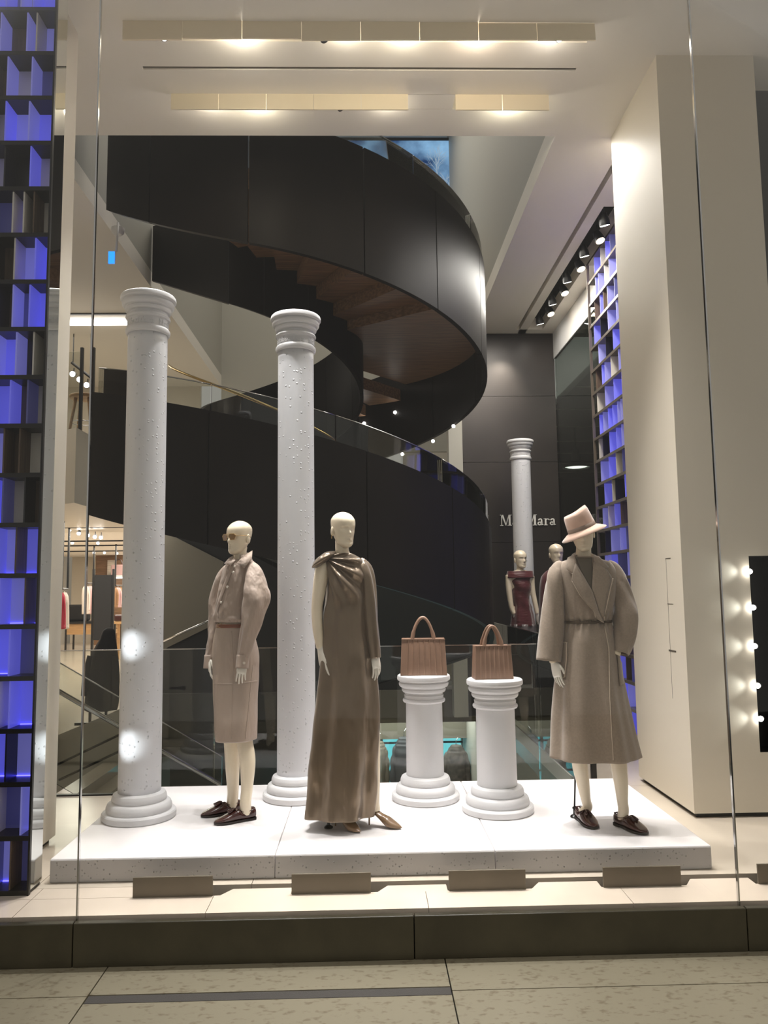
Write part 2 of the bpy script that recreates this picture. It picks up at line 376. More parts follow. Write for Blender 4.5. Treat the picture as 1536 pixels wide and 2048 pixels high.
bands(RI, .04, zi2, 1.3, [-.6, .0, .55, 1.1, 1.7, 2.3, 3.0])
def tread(p0, p1, z, th, zf=None):
    rings = []
    for i in range(7):
        p = p0 + (p1 - p0) * i / 6; zz = z
        rings.append([sp(RI - .01, p, zz - th), sp(RI - .01, p, zz), sp(RO - .03, p, zz), sp(RO - .03, p, zz - th)])
    keep(MB().loft(rings).build('tread', 'wood_dark', auto=30), stair)
for k in range(7):                      # seven steps, a wide landing, then the next steps
    p0 = -.645 + k * .228
    tread(p0, p0 + (.232 if k < 4 else .222), 5.36 - k * .142 + .20, .20)
tread(.955, 2.42, 4.40 + .16, .16)
for k in range(3): tread(2.46 + k * .25, 2.46 + k * .25 + .225, 4.34 - k * .15, .16)
for k in range(11):
    p0 = -.74 + k * .25
    tread(p0, p0 + .245, zl(p0 + .12) + .38, .12)
# straight run of the inner band to the edge of the upper floor
e0 = sp(RI, -.55, 0)
for z0_, z1_ in ((4.62, 5.9),):
    a_ = Vector((e0[0], e0[1], 4.394 + .22)); b_ = Vector((-2.60, 9.28, 5.32))
    keep(MB().prism([a_, b_, b_ + Vector((0, 0, .70)), a_ + Vector((0, 0, 1.15))], (0, .04, 0)).build('steel_band', 'black_steel'), stair)
# upper end of the first flight: the box that closes on the upper floor
def soffit(zf, p0, p1):
    rings = []
    for i in range(25):
        p = p0 + (p1 - p0) * i / 24; z = zf(p)
        rings.append([sp(RI, p, z + .0), sp(RI, p, z + .04), sp(RO - .03, p, z + .04), sp(RO - .03, p, z + .0)])
    keep(MB().loft(rings).build('soffit', 'matte_black', auto=30), stair)
soffit(lambda p: zl(p) + .02, -.74, 2.8)
# glass upstands with joints
def upstand(zf, H, h, p0, p1, r=RO - .025):
    n = max(3, int((p1 - p0) / .06)); rings = []
    for i in range(n + 1):
        p = p0 + (p1 - p0) * i / n; z = zf(p) + H
        rings.append([sp(r, p, z - .04), sp(r, p, z + h), sp(r - .012, p, z + h), sp(r - .012, p, z - .04)])
    keep(MB().loft(rings).build('glass_panel', 'balustrade_glass', auto=40), stair)
    keep(MB().tube([sp(r - .006, p0 + (p1 - p0) * i / n, zf(p0 + (p1 - p0) * i / n) + H + h) for i in range(n + 1)], .006, 6).build('glass_edge', 'chrome', smooth=True), stair)
for a, b in ((-.7, -.16), (-.155, .3), (.305, .8), (.805, 1.2), (1.205, 1.45)): upstand(zl, 1.169, .24, a, b)
for a, b in ((.2, .66), (.665, 1.1), (1.105, 1.7)): upstand(zu, 1.212, .22, a, b)
# small step lights on the inside of the bands
for p_, z_ in ((2.5, 4.02), (2.72, 3.92), (2.0, 3.62), (2.2, 3.50), (2.45, 3.40), (2.62, 3.32)):
    q_ = Vector(sp(RO - .06, p_, z_)); st = keep(MB().ball(q_, .022).build('step_light', 'lamp_white', smooth=True), stair)
# inner brass handrail
keep(MB().tube([sp(RI + .35, -1.2 + i * .06, zl(-1.2 + i * .06) + 1.55) for i in range(30)], .014, 8).build('handrail', 'brass', smooth=True), stair)
# ================================================================== COLUMNS AND PEDESTALS
CAPP = [(.02, 0), (.168, -.001), (.174, -.007), (.1765, -.018), (.176, -.03), (.171, -.037), (.160, -.040), (.159, -.047), (.165, -.051), (.1655, -.062), (.162, -.072), (.155, -.079), (.145, -.082), (.143, -.087), (.147, -.092), (.145, -.104), (.138, -.113), (.126, -.117), (.1255, -.13)]
RING = [(.139, -.140), (.1425, -.149), (.139, -.158), (.128, -.163)]
BASEP = [(.02, 0), (.215, 0), (.221, .008), (.2225, .022), (.221, .036), (.215, .043), (.207, .046), (.194, .048), (.193, .053), (.196, .060), (.195, .076), (.188, .092), (.178, .100), (.164, .103), (.160, .107), (.1635, .114), (.1645, .122), (.162, .134), (.155, .148), (.143, .154), (.131, .158)]
# serif capitals of the shop name as convex pieces, cap height 1
def arc(cx, cy, ro, ri, a0, a1, n, sy=1.0):
    q = []
    for i in range(n):
        a = radians(a0 + (a1 - a0) * i / n); b = radians(a0 + (a1 - a0) * (i + 1) / n)
        q.append([(cx + ri * cos(a), cy + ri * sin(a) * sy), (cx + ro * cos(a), cy + ro * sin(a) * sy), (cx + ro * cos(b), cy + ro * sin(b) * sy), (cx + ri * cos(b), cy + ri * sin(b) * sy)])
    return q
def rect(x0, x1, y0, y1): return [(x0, y0), (x1, y0), (x1, y1), (x0, y1)]
GL = {
 'M': (1.06, [rect(.12, .18, .04, .97), rect(.80, .96, .04, .97), [(.12, 1), (.30, 1), (.58, .02), (.50, .02)], [(.52, .02), (.58, .10), (.86, 1), (.80, 1)], rect(.02, .30, 0, .05), rect(.69, 1.06, 0, .05), rect(.02, .24, .95, 1), rect(.84, 1.06, .95, 1)]),
 'a': (.56, [rect(.33, .46, .06, .46), [(.33, .05), (.42, 0), (.56, .06), (.46, .12)]] + arc(.27, .45, .19, .08, 0, 175, 6, 1.0) + arc(.21, .17, .19, .085, 0, 360, 12, .95)),
 'r': (.50, [rect(.10, .24, .04, .62), rect(.01, .34, 0, .05), rect(.01, .12, .57, .63)] + arc(.36, .42, .20, .12, 20, 140, 5)),
 'x': (.58, [[(.03, .63), (.19, .63), (.56, 0), (.40, 0)], [(.42, .63), (.48, .63), (.12, 0), (.06, 0)], rect(.0, .25, .59, .64), rect(.36, .56, .59, .64), rect(.0, .22, 0, .05), rect(.34, .60, 0, .05)])}
def word(txt):
    out = []; x = 0
    for ch in txt:
        w, qs = GL[ch]; out.append([[(x + a, b) for a, b in q] for q in qs]); x += w + .03
    return out, x
WORD, WLEN = word('MaxMara')
def column(label, x, y, h, tall, group):
    o = empty('plaster_column' if tall else 'plaster_pedestal', (x, y, .12), label, 'column' if tall else 'pedestal', group)
    MB().lathe(BASEP).build('base', 'plaster_smooth', o, auto=28)
    cap = [(r, h + z) for r, z in reversed(CAPP)]
    if tall:
        neck = [(.131, h - .262), (.138, h - .256), (.1415, h - .244), (.1405, h - .232), (.134, h - .222), (.127, h - .214), (.1265, h - .168)]
        ring = [(r, h + z) for r, z in reversed(RING)]
        MB().lathe(neck + ring + cap).build('capital', 'plaster_smooth', o, auto=28)
        top = h - .262
    else:
        ring = [(.126, h - .182), (.136, h - .178), (.141, h - .168), (.139, h - .158), (.129, h - .152), (.131, h - .13)]
        MB().lathe(ring + cap).build('capital', 'plaster_smooth', o, auto=28)
        top = h - .182
    n = 60; r = .1285 if tall else .124
    MB().lathe([(r - .004 * i / n, .156 + (top + .004 - .156) * i / n) for i in range(n + 1)]).build('shaft', 'plaster' if tall else 'plaster_smooth', o, smooth=True)
    if tall:
        hh = .038; circ = 2 * pi * .1265; ang0 = -pi / 2 - .95
        k = 0
        for rep in range(4):
            m = MB()
            for letter in WORD:
                for q in letter:
                    pts = [(ang0 + rep * (WLEN + .85) * hh / .1265 + u * hh / .1265, v * hh + h - .211) for u, v in q]
                    m.prism([(.126 * cos(a), .126 * sin(a), z) for a, z in pts], (0, 0, 0)) if False else None
                    n0 = len(m.v)
                    m.v += [(.126 * cos(a), .126 * sin(a), z) for a, z in pts] + [(.1308 * cos(a), .1308 * sin(a), z) for a, z in pts]
                    kq = len(pts)
                    m.f += [tuple(range(n0 + kq, n0 + 2 * kq))] + [(n0 + i, n0 + (i + 1) % kq, n0 + kq + (i + 1) % kq, n0 + kq + i) for i in range(kq)]
            m.build('raised_lettering', 'plaster_smooth', o)
    return o
column('tall white plaster column beside the mannequin in sunglasses', -1.408, 4.955, 3.30, True, 'white plaster columns')
column('tall white plaster column between the sunglasses mannequin and the satin dress', -.478, 5.34, 3.30, True, 'white plaster columns')
bc = column('distant white plaster column in front of the shop name letters', 2.045, 10.0, 3.22, True, 'white plaster columns'); bc.location.z = .2
column('short white pedestal under the larger tote bag', .378, 5.245, .806, False, 'white display pedestals')
column('short white pedestal under the smaller tote bag', .803, 4.945, .806, False, 'white display pedestals')

# ================================================================== DISPLAY PLATFORM (three butted sections)
pf = empty('display_platform', (0, 4.9, 0), 'low white platform carrying columns and mannequins in the window', 'platform')
for x0, x1 in ((-1.655, -.49), (-.49, .665), (.665, 1.815)):
    s = keep(MB().box(x0 + .0012, x1 - .0012, 4.22, 5.70, 0.0, .12).build('platform_section', 'platform_top', bevel=.006), pf)
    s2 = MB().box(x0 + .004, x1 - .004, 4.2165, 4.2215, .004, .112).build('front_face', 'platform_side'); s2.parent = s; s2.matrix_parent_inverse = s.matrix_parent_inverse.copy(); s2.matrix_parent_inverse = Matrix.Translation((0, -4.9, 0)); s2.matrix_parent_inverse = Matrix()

# ================================================================== FLOOR FLAPS
fn = ['leftmost raised flap', 'second raised flap from the left', 'middle raised flap', 'fourth raised flap from the left', 'raised flap cut off by the right edge']
for (x0, x1), t in zip(FX, fn):
    b = tag(MB().box(x0, x1, 4.0, 4.012, -.012, .096).build('floor_flap', 'flap_metal', bevel=.0015), t + ' standing up from the floor before the platform', 'floor flap', 'raised floor flaps')

# ================================================================== BLUE LIT LATTICE SCREENS
mat('pan_blue', (130, 132, 226), .5, emit=(100, 100, 236), estr=.30)
mat('pan_lilac', (150, 150, 205), .45, emit=(124, 124, 220), estr=.26)
mat('pan_slate', (92, 94, 138), .4, emit=(76, 76, 150), estr=.10)
mat('pan_white', (226, 220, 208), .5)
mat('pan_wood', (96, 78, 60), .5, var=.2, vscale=5, stretch=(10, 10, 1))
mat('pan_black', (16, 15, 18), .3)
mat('shelf_black', (30, 27, 24), .35, metal=.3)
mat('shelf_bronze', (112, 102, 92), .35, metal=.5)
PANS = ['pan_blue', 'pan_lilac', 'pan_slate', 'pan_white', 'pan_wood', 'pan_black']
def lattice(name, label, zs, u0, u1, depth, P, rnd, cells, shelfm, th, led=True):
    # u runs along the face, w into the depth; P(u,w,z) -> world
    o = empty(name, P(u0, 0, 0), label, 'lattice screen', 'blue lit lattice screens')
    def bx(ua, ub, wa, wb, za, zb):
        m = MB(); n = 0
        m.v = [P(a, b, z) for z in (za, zb) for a, b in ((ua, wa), (ub, wa), (ub, wb), (ua, wb))]
        m.f = [(0, 3, 2, 1), (4, 5, 6, 7), (0, 1, 5, 4), (1, 2, 6, 5), (2, 3, 7, 6), (3, 0, 4, 7)]
        return m
    for z in zs: keep(bx(u0, u1, 0, depth, z - th / 2, z + th / 2).build('shelf', shelfm), o)
    for za, zb in zip(zs, zs[1:]):
        a = za + th / 2; b = zb - th / 2; u = u0
        prev = None
        while u < u1 - .03:
            wdt = min(rnd.uniform(*cells), u1 - u)
            if u1 - (u + wdt) < .04: wdt = u1 - u
            pick = rnd.choices(PANS, [4, 3, 2.2, 1.6, 1.8, 1])[0]
            if pick == prev: pick = PANS[(PANS.index(pick) + 1) % 6]
            prev = pick
            keep(bx(u + .002, u + wdt - .002, depth - .012, depth - .004, a, b).build('back_panel', pick), o)
            if u + wdt < u1 - .01:
                fin = rnd.choices(PANS, [3, 3, 1, 2, 1.4, .8])[0]
                keep(bx(u + wdt - .004, u + wdt + .004, .012, depth - .012, a, b).build('fin', fin), o)
            if led and pick in ('pan_blue', 'pan_lilac'):
                keep(bx(u + .006, u + wdt - .006, depth - .02, depth - .013, a, a + .004).build('led_strip', 'led_blue'), o)
            u += wdt
    return o
ZS = [.012 + .2625 * i for i in range(21)]; ZS[20] = 5.24
lo = lattice('lattice_screen', 'blue lit lattice screen at the left edge with black shelves', ZS, 0, .72, .15, lambda u, w, z: (-1.70 - u, 4.06 + w, z), random.Random(11), (.045, .15), 'shelf_black', .024)
keep(MB().box(-1.70, -1.690, 4.055, 4.075, 0, 5.24).build('side_frame', 'shelf_black'), lo)
keep(MB().box(-1.70, -1.692, 4.077, 4.215, 0.02, 5.24).build('side_mirror', 'mirror'), lo)
keep(MB().box(-2.42, -1.70, 4.205, 4.222, 0, 5.24).build('back_plate', 'pan_white'), lo)
ro = lattice('lattice_screen', 'blue lit lattice screen behind the beige pillar and the coat', ZS, 0, 2.55, .16, lambda u, w, z: (2.62 + w, 8.65 - u, z), random.Random(5), (.10, .30), 'shelf_bronze', .03)
keep(MB().box(2.61, 2.64, 8.65, 8.665, 0, 5.24).build('side_frame', 'shelf_bronze'), ro)
keep(MB().box(2.78, 2.80, 6.1, 8.65, 0, 5.24).build('back_plate', 'black'), ro)

# shop name letters on the steel wall
hh = .157; X0 = 1.945
ln = ['first capital M', 'letter a after the first capital M', 'letter x', 'second capital M', 'letter a after the second capital M', 'letter r', 'final letter a']
sc = .815 / WLEN / hh
for letter, t in zip(WORD, ln):
    m = MB()
    for q in letter: m.prism([(X0 + u * hh * sc, 11.10, 2.39 + v * hh) for u, v in q], (0, .022, 0))
    tag(m.build('wall_letter', 'letter_white'), t + ' of the white shop name on the steel wall', 'letter', 'white shop name letters')

# ================================================================== PILLAR LIGHTS
for i, (px, py) in enumerate(((1496, 1143), (1503, 1215), (1506, 1292), (1512, 1371), (1518, 1437))):
    q = aY(px, py, 5.105)
    o = empty('niche_lamp', (q.x, 5.10, q.z), '%s of the five bright lamps in the dark pillar niche' % ['topmost', 'second from the top', 'middle', 'second from the bottom', 'lowest'][i], 'lamp', 'pillar niche lamps')
    keep(MB().tube([(q.x + .045, 5.15, q.z), (q.x + .012, 5.10, q.z)], [.016, .018], 14).build('lamp_housing', 'black', auto=40), o)
    keep(MB().ball((q.x + .004, 5.092, q.z), .017).build('bulb', 'lamp_white', smooth=True), o)
    spot('niche_light', (q.x - .03, 5.052, q.z), (q.x - .26, 5.14, q.z), .5, 80, 1.0, (.96, 1, .98), .012)

for i, z in enumerate((1.17, .57)):
    o = empty('niche_lamp', (-1.76, 4.275, z), '%s lamp behind the left lattice screen facing the tall column' % ['upper', 'lower'][i], 'lamp', 'left pillar lamps')
    MB().tube([(-.16, .01, 0), (-.03, .0, 0)], .012, 10).build('lamp_arm', 'black', o, smooth=True)
    MB().tube([(-.04, -.012, 0), (.0, .012, 0)], [.018, .02], 14).build('lamp_housing', 'black', o, auto=40)
    spot('column_light', (-1.735, 4.30, z), (-1.45, 4.83, z), 17, 21, 1.0, (.90, .96, 1), .012)
# ================================================================== MANNEQUINS
mat('mannequin_cream', (234, 219, 193), .3, coat=.4, spec=.5)
mat('mannequin_hand', (232, 226, 214), .3, coat=.4)
mat('shirt_cloth', (172, 153, 139), .62, sheen=.15, bump=.034, bscale=11, stretch=(1, 1, .45), var=.03, vscale=6)
mat('skirt_leather', (172, 154, 140), .34, bump=.020, bscale=8, stretch=(1, 1, .5), var=.04, vscale=5)
mat('belt_leather', (120, 62, 32), .3, coat=.3)
mat('button_horn', (226, 216, 204), .25)
mat('loafer_leather', (58, 24, 20), .22, coat=.5, var=.15, vscale=20)
mat('sole_dark', (34, 24, 20), .5)
mat('satin', (126, 110, 92), .28, metal=.5, sheen=.15, bump=.045, bscale=6, stretch=(1, 1, .35))
mat('pump_leather', (128, 102, 76), .25, coat=.3)
mat('coat_wool', (150, 134, 118), .85, sheen=.35, var=.06, vscale=90, bump=.0008, bscale=260)
mat('coat_edge', (194, 176, 156), .8, sheen=.3)
mat('knit_grey', (96, 88, 76), .85, bump=.0006, bscale=300)
mat('coat_belt', (84, 70, 54), .45)
mat('felt_pink', (206, 172, 152), .85, sheen=.5, bump=.0004, bscale=300)
mat('felt_band', (138, 118, 104), .7)
mat('velvet', (80, 12, 20), .4, sheen=.4, bump=.012, bscale=9, stretch=(.6, 1, 2))
mat('burgundy_wool', (84, 24, 28), .8, sheen=.4)
mat('skirt_satin_grey', (110, 102, 102), .35)
mat('gold', (214, 178, 120), .2, metal=1)
mat('lens_brown', (132, 92, 40), .08, spec=.8, coat=.6)
mat('tote_leather', (134, 105, 86), .45, bump=.0004, bscale=200, var=.05, vscale=10)
mat('tote_seam', (106, 76, 56), .6)

def rows_px(Y0, rows, n=64, k=5, fold=None, ex=2.15):
    R = []
    for r in rows:
        py, L, Rr, b = r[:4]; dy = r[4] if len(r) > 4 else 0
        a = aY(L, py, Y0 + dy); c2 = aY(Rr, py, Y0 + dy)
        R.append([(a.z + c2.z) / 2, (a.x + c2.x) / 2, Y0 + dy, (c2.x - a.x) / 2, b])
    R = crom(R, k); rings = []
    for j, (z, cx, cy, a, b) in enumerate(R):
        t = j / (len(R) - 1); ring = []
        for i in range(n):
            th = 2 * pi * i / n; c_, s_ = cos(th), sin(th)
            x = math.copysign(abs(c_) ** (2 / ex), c_) * a; y = math.copysign(abs(s_) ** (2 / ex), s_) * b
            p = Vector((cx + x, cy + y, z))
            if fold:
                d = Vector((c_ * b, s_ * a, 0)).normalized(); p += d * fold(th, t, p)
            ring.append(p)
        rings.append(ring)
    return rings
def cloth(name, m, parent, rings, thick=.004, cap=False):
    o = MB().loft(rings, cap).build(name, m, smooth=True)
    if thick:
        s = o.modifiers.new('solid', 'SOLIDIFY'); s.thickness = thick; s.offset = -1
    keep(o, parent); return o
def path_px(Y0, pts, k=5):          # (px, py, r_px, dy[, r_depth_scale])
    R = []
    for q in pts:
        p = aY(q[0], q[1], Y0 + q[3]); R.append([p.x, p.y, p.z, q[2] * (Y0 + q[3]) / FPX, (q[4] if len(q) > 4 else 1)])
    return crom(R, k)
def tube_px(mb, Y0, pts, n=28, k=5, wr=None, cap=True):
    R = path_px(Y0, pts, k)
    mb.tube([r[:3] for r in R], [(r[3], r[3] * r[4]) for r in R], n, cap, up=(1, 0, 0), wr=wr); return mb
def remesh(o, vox, smooth=4):
    r = o.modifiers.new('remesh', 'REMESH'); r.mode = 'VOXEL'; r.voxel_size = vox; r.use_smooth_shade = True
    s = o.modifiers.new('smooth', 'SMOOTH'); s.factor = .5; s.iterations = smooth
    return o
def hit(o, px, py):
    bpy.context.view_layer.update()
    d = ray(px, py).normalized(); inv = o.matrix_world.inverted()
    ok, p, nn, _ = o.ray_cast(inv @ CAM, (inv.to_3x3() @ d).normalized())
    if not ok: return None, None
    p = o.matrix_world @ p; nn = (o.matrix_world.to_3x3() @ nn).normalized()
    if nn.dot(d) > 0: nn = -nn
    return p, nn
def poly_at(line, t):
    L = [sqrt((a[0]-b[0])**2 + (a[1]-b[1])**2) for a, b in zip(line, line[1:])]; s = t * sum(L)
    for a, b, l in zip(line, line[1:], L):
        if s <= l or l == L[-1] and (a, b) == (line[-2], line[-1]): f = min(1, s / l) if l else 0; return (a[0] + (b[0]-a[0])*f, a[1] + (b[1]-a[1])*f)
        s -= l
    return line[-1]
def patch(name, m, parent, base, A, B, nu=14, nv=5, off=.005, thick=.004, offs=None):
    g = MB(); last = None
    for i in range(nu + 1):
        for j in range(nv + 1):
            a = poly_at(A, i / nu); b = poly_at(B, i / nu); f = j / nv
            p, nn = hit(base, a[0] + (b[0]-a[0])*f, a[1] + (b[1]-a[1])*f)
            if p is None:
                p = last[0] if last else aY(a[0], a[1], 4.7); nn = last[1] if last else Vector((0, -1, 0))
            last = (p, nn)
            g.v.append(tuple(p + nn * (off + (offs(i / nu, f) if offs else 0))))
    for i in range(nu):
        for j in range(nv):
            a = i * (nv + 1) + j; g.f.append((a, a + 1, a + nv + 2, a + nv + 1))
    o = g.build(name, m, smooth=True)
    s = o.modifiers.new('solid', 'SOLIDIFY'); s.thickness = thick; s.offset = 0
    return keep(o, parent)
def disc(name, m, parent, p, nn, r, h=.003):
    o = MB().tube([p - nn * h * .3, p + nn * h * .6, p + nn * h], [r, r, r * .8], 14).build(name, m, auto=40)
    return keep(o, parent)

def head_mesh(mb, M, s=.93):
    prof = [(-.004, -.060, -.030, .018), (.004, -.082, -.012, .030), (.02, -.089, .012, .046), (.035, -.088, .028, .052), (.05, -.087, .045, .057), (.08, -.088, .070, .064), (.115, -.089, .088, .070), (.145, -.094, .097, .073), (.175, -.088, .096, .072), (.2, -.067, .078, .059), (.215, -.045, .055, .043), (.224, -.022, .030, .024), (.2275, -.006, .008, .006)]
    R = crom(prof, 5); N = 72; rings = []
    G = lambda v, c_, sg: exp(-((v - c_) / sg) ** 2)
    for z, fy, by, w in R:
        ring = []
        for i in range(N):
            a = 2 * pi * i / N; c_, s_ = cos(a), sin(a); ex = 2.1
            x = math.copysign(abs(c_) ** (2 / ex), c_) * w
            y = (fy + by) / 2 + math.copysign(abs(s_) ** (2 / ex), s_) * (by - fy) / 2
            if s_ < .15:
                k = min(1, (.15 - s_) / .5); d = 0
                nz_ = G(z, .083, .012) * 1.0 + max(0, min(1, (.135 - z) / .05)) * (z > .083) * .75 * (1 if z < .135 else 0)
                d -= .026 * min(1, nz_) * G(x, 0, .0095) * (1 if z > .07 else G(z, .07, .006))
                d -= .004 * (G(x, .012, .006) + G(x, -.012, .006)) * G(z, .080, .006)
                d += .018 * (G(x, .031, .017) + G(x, -.031, .017)) * G(z, .118, .011)
                d -= .008 * (G(x, .031, .012) + G(x, -.031, .012)) * G(z, .114, .006)
                d -= .004 * (G(x, .03, .02) + G(x, -.03, .02)) * G(z, .137, .006)
                d -= .010 * G(x, 0, .0155) * (G(z, .057, .0045) + G(z, .046, .005)) - .004 * G(x, 0, .018) * G(z, .0515, .0022)
                d += .003 * G(x, 0, .02) * G(z, .035, .006); d -= .005 * G(x, 0, .016) * G(z, .018, .01)
                d += .005 * (G(x, .045, .014) + G(x, -.045, .014)) * G(z, .06, .02)
                y += d * k
            ring.append(M @ Vector((x * s, y * s, z * s)))
        rings.append(ring)
    mb.loft(rings)
    for sx in (-1, 1):
        mb.ball(M @ Vector((sx * .071 * s, .012 * s, .100 * s)), (.0085, .017, .030), 12, 8, M.to_3x3())
def headpart(parent, M, s=.93):
    m = MB(); head_mesh(m, M, s); return keep(m.build('head', 'mannequin_cream', smooth=True), parent)
def head_at(px, py, Y, yaw, pitch=0, roll=0):   # px,py: chin-level axis point
    p = aY(px, py, Y)
    return Matrix.Translation(p) @ Matrix.Rotation(radians(yaw), 4, 'Z') @ Matrix.Rotation(radians(roll), 4, 'Y') @ Matrix.Rotation(radians(pitch), 4, 'X')
def hand(parent, wrist, tip_dir, palm_n, thumb_side, s=1.0, curl=14, m='mannequin_hand', vox=.0022, spread=3):
    mb = MB(); d = Vector(tip_dir).normalized(); nn = Vector(palm_n); nn = (nn - d * nn.dot(d)).normalized(); w = d.cross(nn) * thumb_side
    wr = Vector(wrist)
    P = lambda a, b, c_: wr + (d * a + w * b + nn * c_) * s
    rings = []
    for a, hw, ht, cb in ((-.05, .025, .021, 0), (-.02, .0235, .018, 0), (.01, .026, .0165, 0), (.04, .035, .016, .002), (.07, .0395, .0145, .002), (.09, .039, .012, .001), (.098, .035, .008, 0)):
        rings.append([P(a, cb + hw * cos(2*pi*i/20), ht * sin(2*pi*i/20)) for i in range(20)])
    mb.loft(rings)
    for fi, (b, L, r, a0) in enumerate(((.029, .070, .0083, .088), (.0095, .080, .0086, .092), (-.0105, .074, .0082, .090), (-.029, .058, .0072, .082))):
        ang = radians(-6 + fi * 3); side = radians((1.2 - fi) * spread); p = [P(a0 - .02, b, 0)]; rr = [r * s * 1.05]; cur = Vector((a0 - .02, b, 0)); q = Vector((a0, b, 0)); p.append(P(*q)); rr.append(r * s); cur = q
        for seg, fr in enumerate((.46, .30, .24)):
            ang += radians(curl) * (1 if seg else .6)
            cur = cur + Vector((cos(ang) * cos(side), cos(ang) * sin(side), sin(ang))) * L * fr
            p.append(P(*cur)); rr.append(r * s * (1 - .13 * (seg + 1)))
        mb.tube(p, rr, 12); mb.ball(p[-1], rr[-1] * 1.0, 10, 6)
    p = [P(.012, .018, .004), P(.036, .036, .012), P(.062, .045, .018), P(.086, .046, .022)]
    mb.tube(p, [.012 * s, .0108 * s, .0092 * s, .0075 * s], 12); mb.ball(p[-1], .0074 * s, 10, 6)
    o = mb.build('hand', m, smooth=True); remesh(o, vox, 3); return keep(o, parent)

def shoe(parent, heel, toe, kind, z0=.12, mu='loafer_leather'):
    h = Vector((heel[0], heel[1], z0)); t = Vector((toe[0], toe[1], z0)); d = (t - h); L = d.length; d.normalize(); w = Vector((-d.y, d.x, 0))
    P = lambda u, b, z: h + d * (u * L) + w * b + Vector((0, 0, z))
    if kind == 'loafer':
        rows = [(0, .016, .02, .056), (.02, .023, .014, .066), (.10, .031, .012, .068), (.22, .0325, .012, .056), (.34, .034, .012, .055), (.42, .037, .012, .071), (.52, .041, .012, .069), (.64, .0435, .012, .057), (.76, .043, .012, .045), (.87, .036, .012, .035), (.95, .024, .012, .028), (.99, .010, .013, .022), (1.0, .004, .015, .018)]
        sole = [(-.005, .014), (.01, .024), (.1, .033), (.24, .033), (.4, .036), (.6, .044), (.75, .046), (.87, .04), (.95, .028), (1.0, .013), (1.012, .004)]
    else:
        rows = [(0, .012, .088, .128), (.03, .021, .083, .132), (.12, .025, .080, .118), (.25, .026, .066, .095), (.4, .027, .042, .076), (.52, .031, .020, .067), (.62, .036, .008, .060), (.72, .037, .004, .046), (.82, .030, .004, .034), (.92, .017, .005, .023), (1.0, .003, .009, .013)]
        sole = None
    R = crom([list(r) for r in rows], 4); rings = []
    for u, hw, zb, zt in R:
        rings.append([P(u, hw * math.copysign(abs(cos(a)) ** .8, cos(a)), (zb + zt) / 2 + (zt - zb) / 2 * (math.copysign(abs(sin(a)) ** (.55 if sin(a) < 0 else 1.0), sin(a)))) for a in [2 * pi * i / 24 for i in range(24)]])
    o = empty('loafer' if kind == 'loafer' else 'pump', tuple(h)); o.parent = parent; o.matrix_parent_inverse = Matrix.Translation(parent.location).inverted()
    def kp(x): return keep(x, o)
    # sub-parts hang on the upper (thing > shoe upper > piece)
    up = MB().loft(rings).build('shoe', mu, smooth=True); keep(up, parent); bpy.data.objects.remove(o)
    def sub(mb, nm, m, **k):
        x = mb.build(nm, m, **k); x.parent = up; x.matrix_parent_inverse = Matrix.Identity(4); x.matrix_parent_inverse = (Matrix.Translation(parent.location) @ up.matrix_parent_inverse).inverted() if False else Matrix.Identity(4)
        return x
    if kind == 'loafer':
        S = crom([list(r) for r in sole], 3); pts = [P(u, b, 0) for u, b in S] + [P(u, -b, 0) for u, b in reversed(S)]
        sub(MB().prism([p + Vector((0, 0, .006)) for p in pts], (0, 0, .009)), 'sole', 'sole_dark')
        Hh = [(u, b) for u, b in S if u <= .27]; pts = [P(u, b, 0) for u, b in Hh] + [P(u, -b, 0) for u, b in reversed(Hh)]
        sub(MB().prism(pts, (0, 0, .014)), 'heel', 'sole_dark')
        sub(MB().tube([P(.49, -.034, .055), P(.505, -.014, .074), P(.51, 0, .077), P(.505, .014, .074), P(.49, .034, .055)], .0035, 8), 'strap', mu, smooth=True)
        for k in (-1, 1):
            sub(MB().tube([P(.50, .002 * k, .078), P(.54, .008 * k, .077), P(.60, .011 * k, .070), P(.68, .013 * k, .061)], [.003, .0055, .0075, .0085], 10), 'tassel', mu, smooth=True)
        # topline welt round the foot opening
        sub(MB().tube([P(.42, .0, .0725), P(.36, .024, .058), P(.24, .030, .053), P(.10, .0285, .066), P(.03, .016, .068), P(.03, -.016, .068), P(.10, -.0285, .066), P(.24, -.030, .053), P(.36, -.024, .058), P(.42, 0, .0725)], .0025, 6), 'welt', mu, smooth=True)
    else:
        sub(MB().tube([P(.07, 0, .090), P(.055, 0, .05), P(.05, 0, .0)], [.010, .0055, .0042], 12), 'heel', 'pump_leather' if mu == 'pump_leather' else mu, smooth=True)
    return up
def leg(mb, shoe_ht, Yt, ankle, pts):
    # ankle: world xy over the heel; pts: (px,py,r_px) from the top down; depth eases from Yt to the ankle
    n = len(pts); R = []
    for i, (px, py, r) in enumerate(pts):
        Y = Yt + (ankle[1] - Yt) * (i / (n - 1)) ** 1.0; p = aY(px, py, Y); R.append([p.x, p.y, p.z, r * Y / FPX])
    R.append([ankle[0], ankle[1], .12 + shoe_ht, R[-1][3] * 1.0])
    R = crom(R, 5); mb.tube([r[:3] for r in R], [r[3] for r in R], 24, up=(1, 0, 0))
def lp(a, b, t): return (a[0] + (b[0]-a[0])*t, a[1] + (b[1]-a[1])*t)
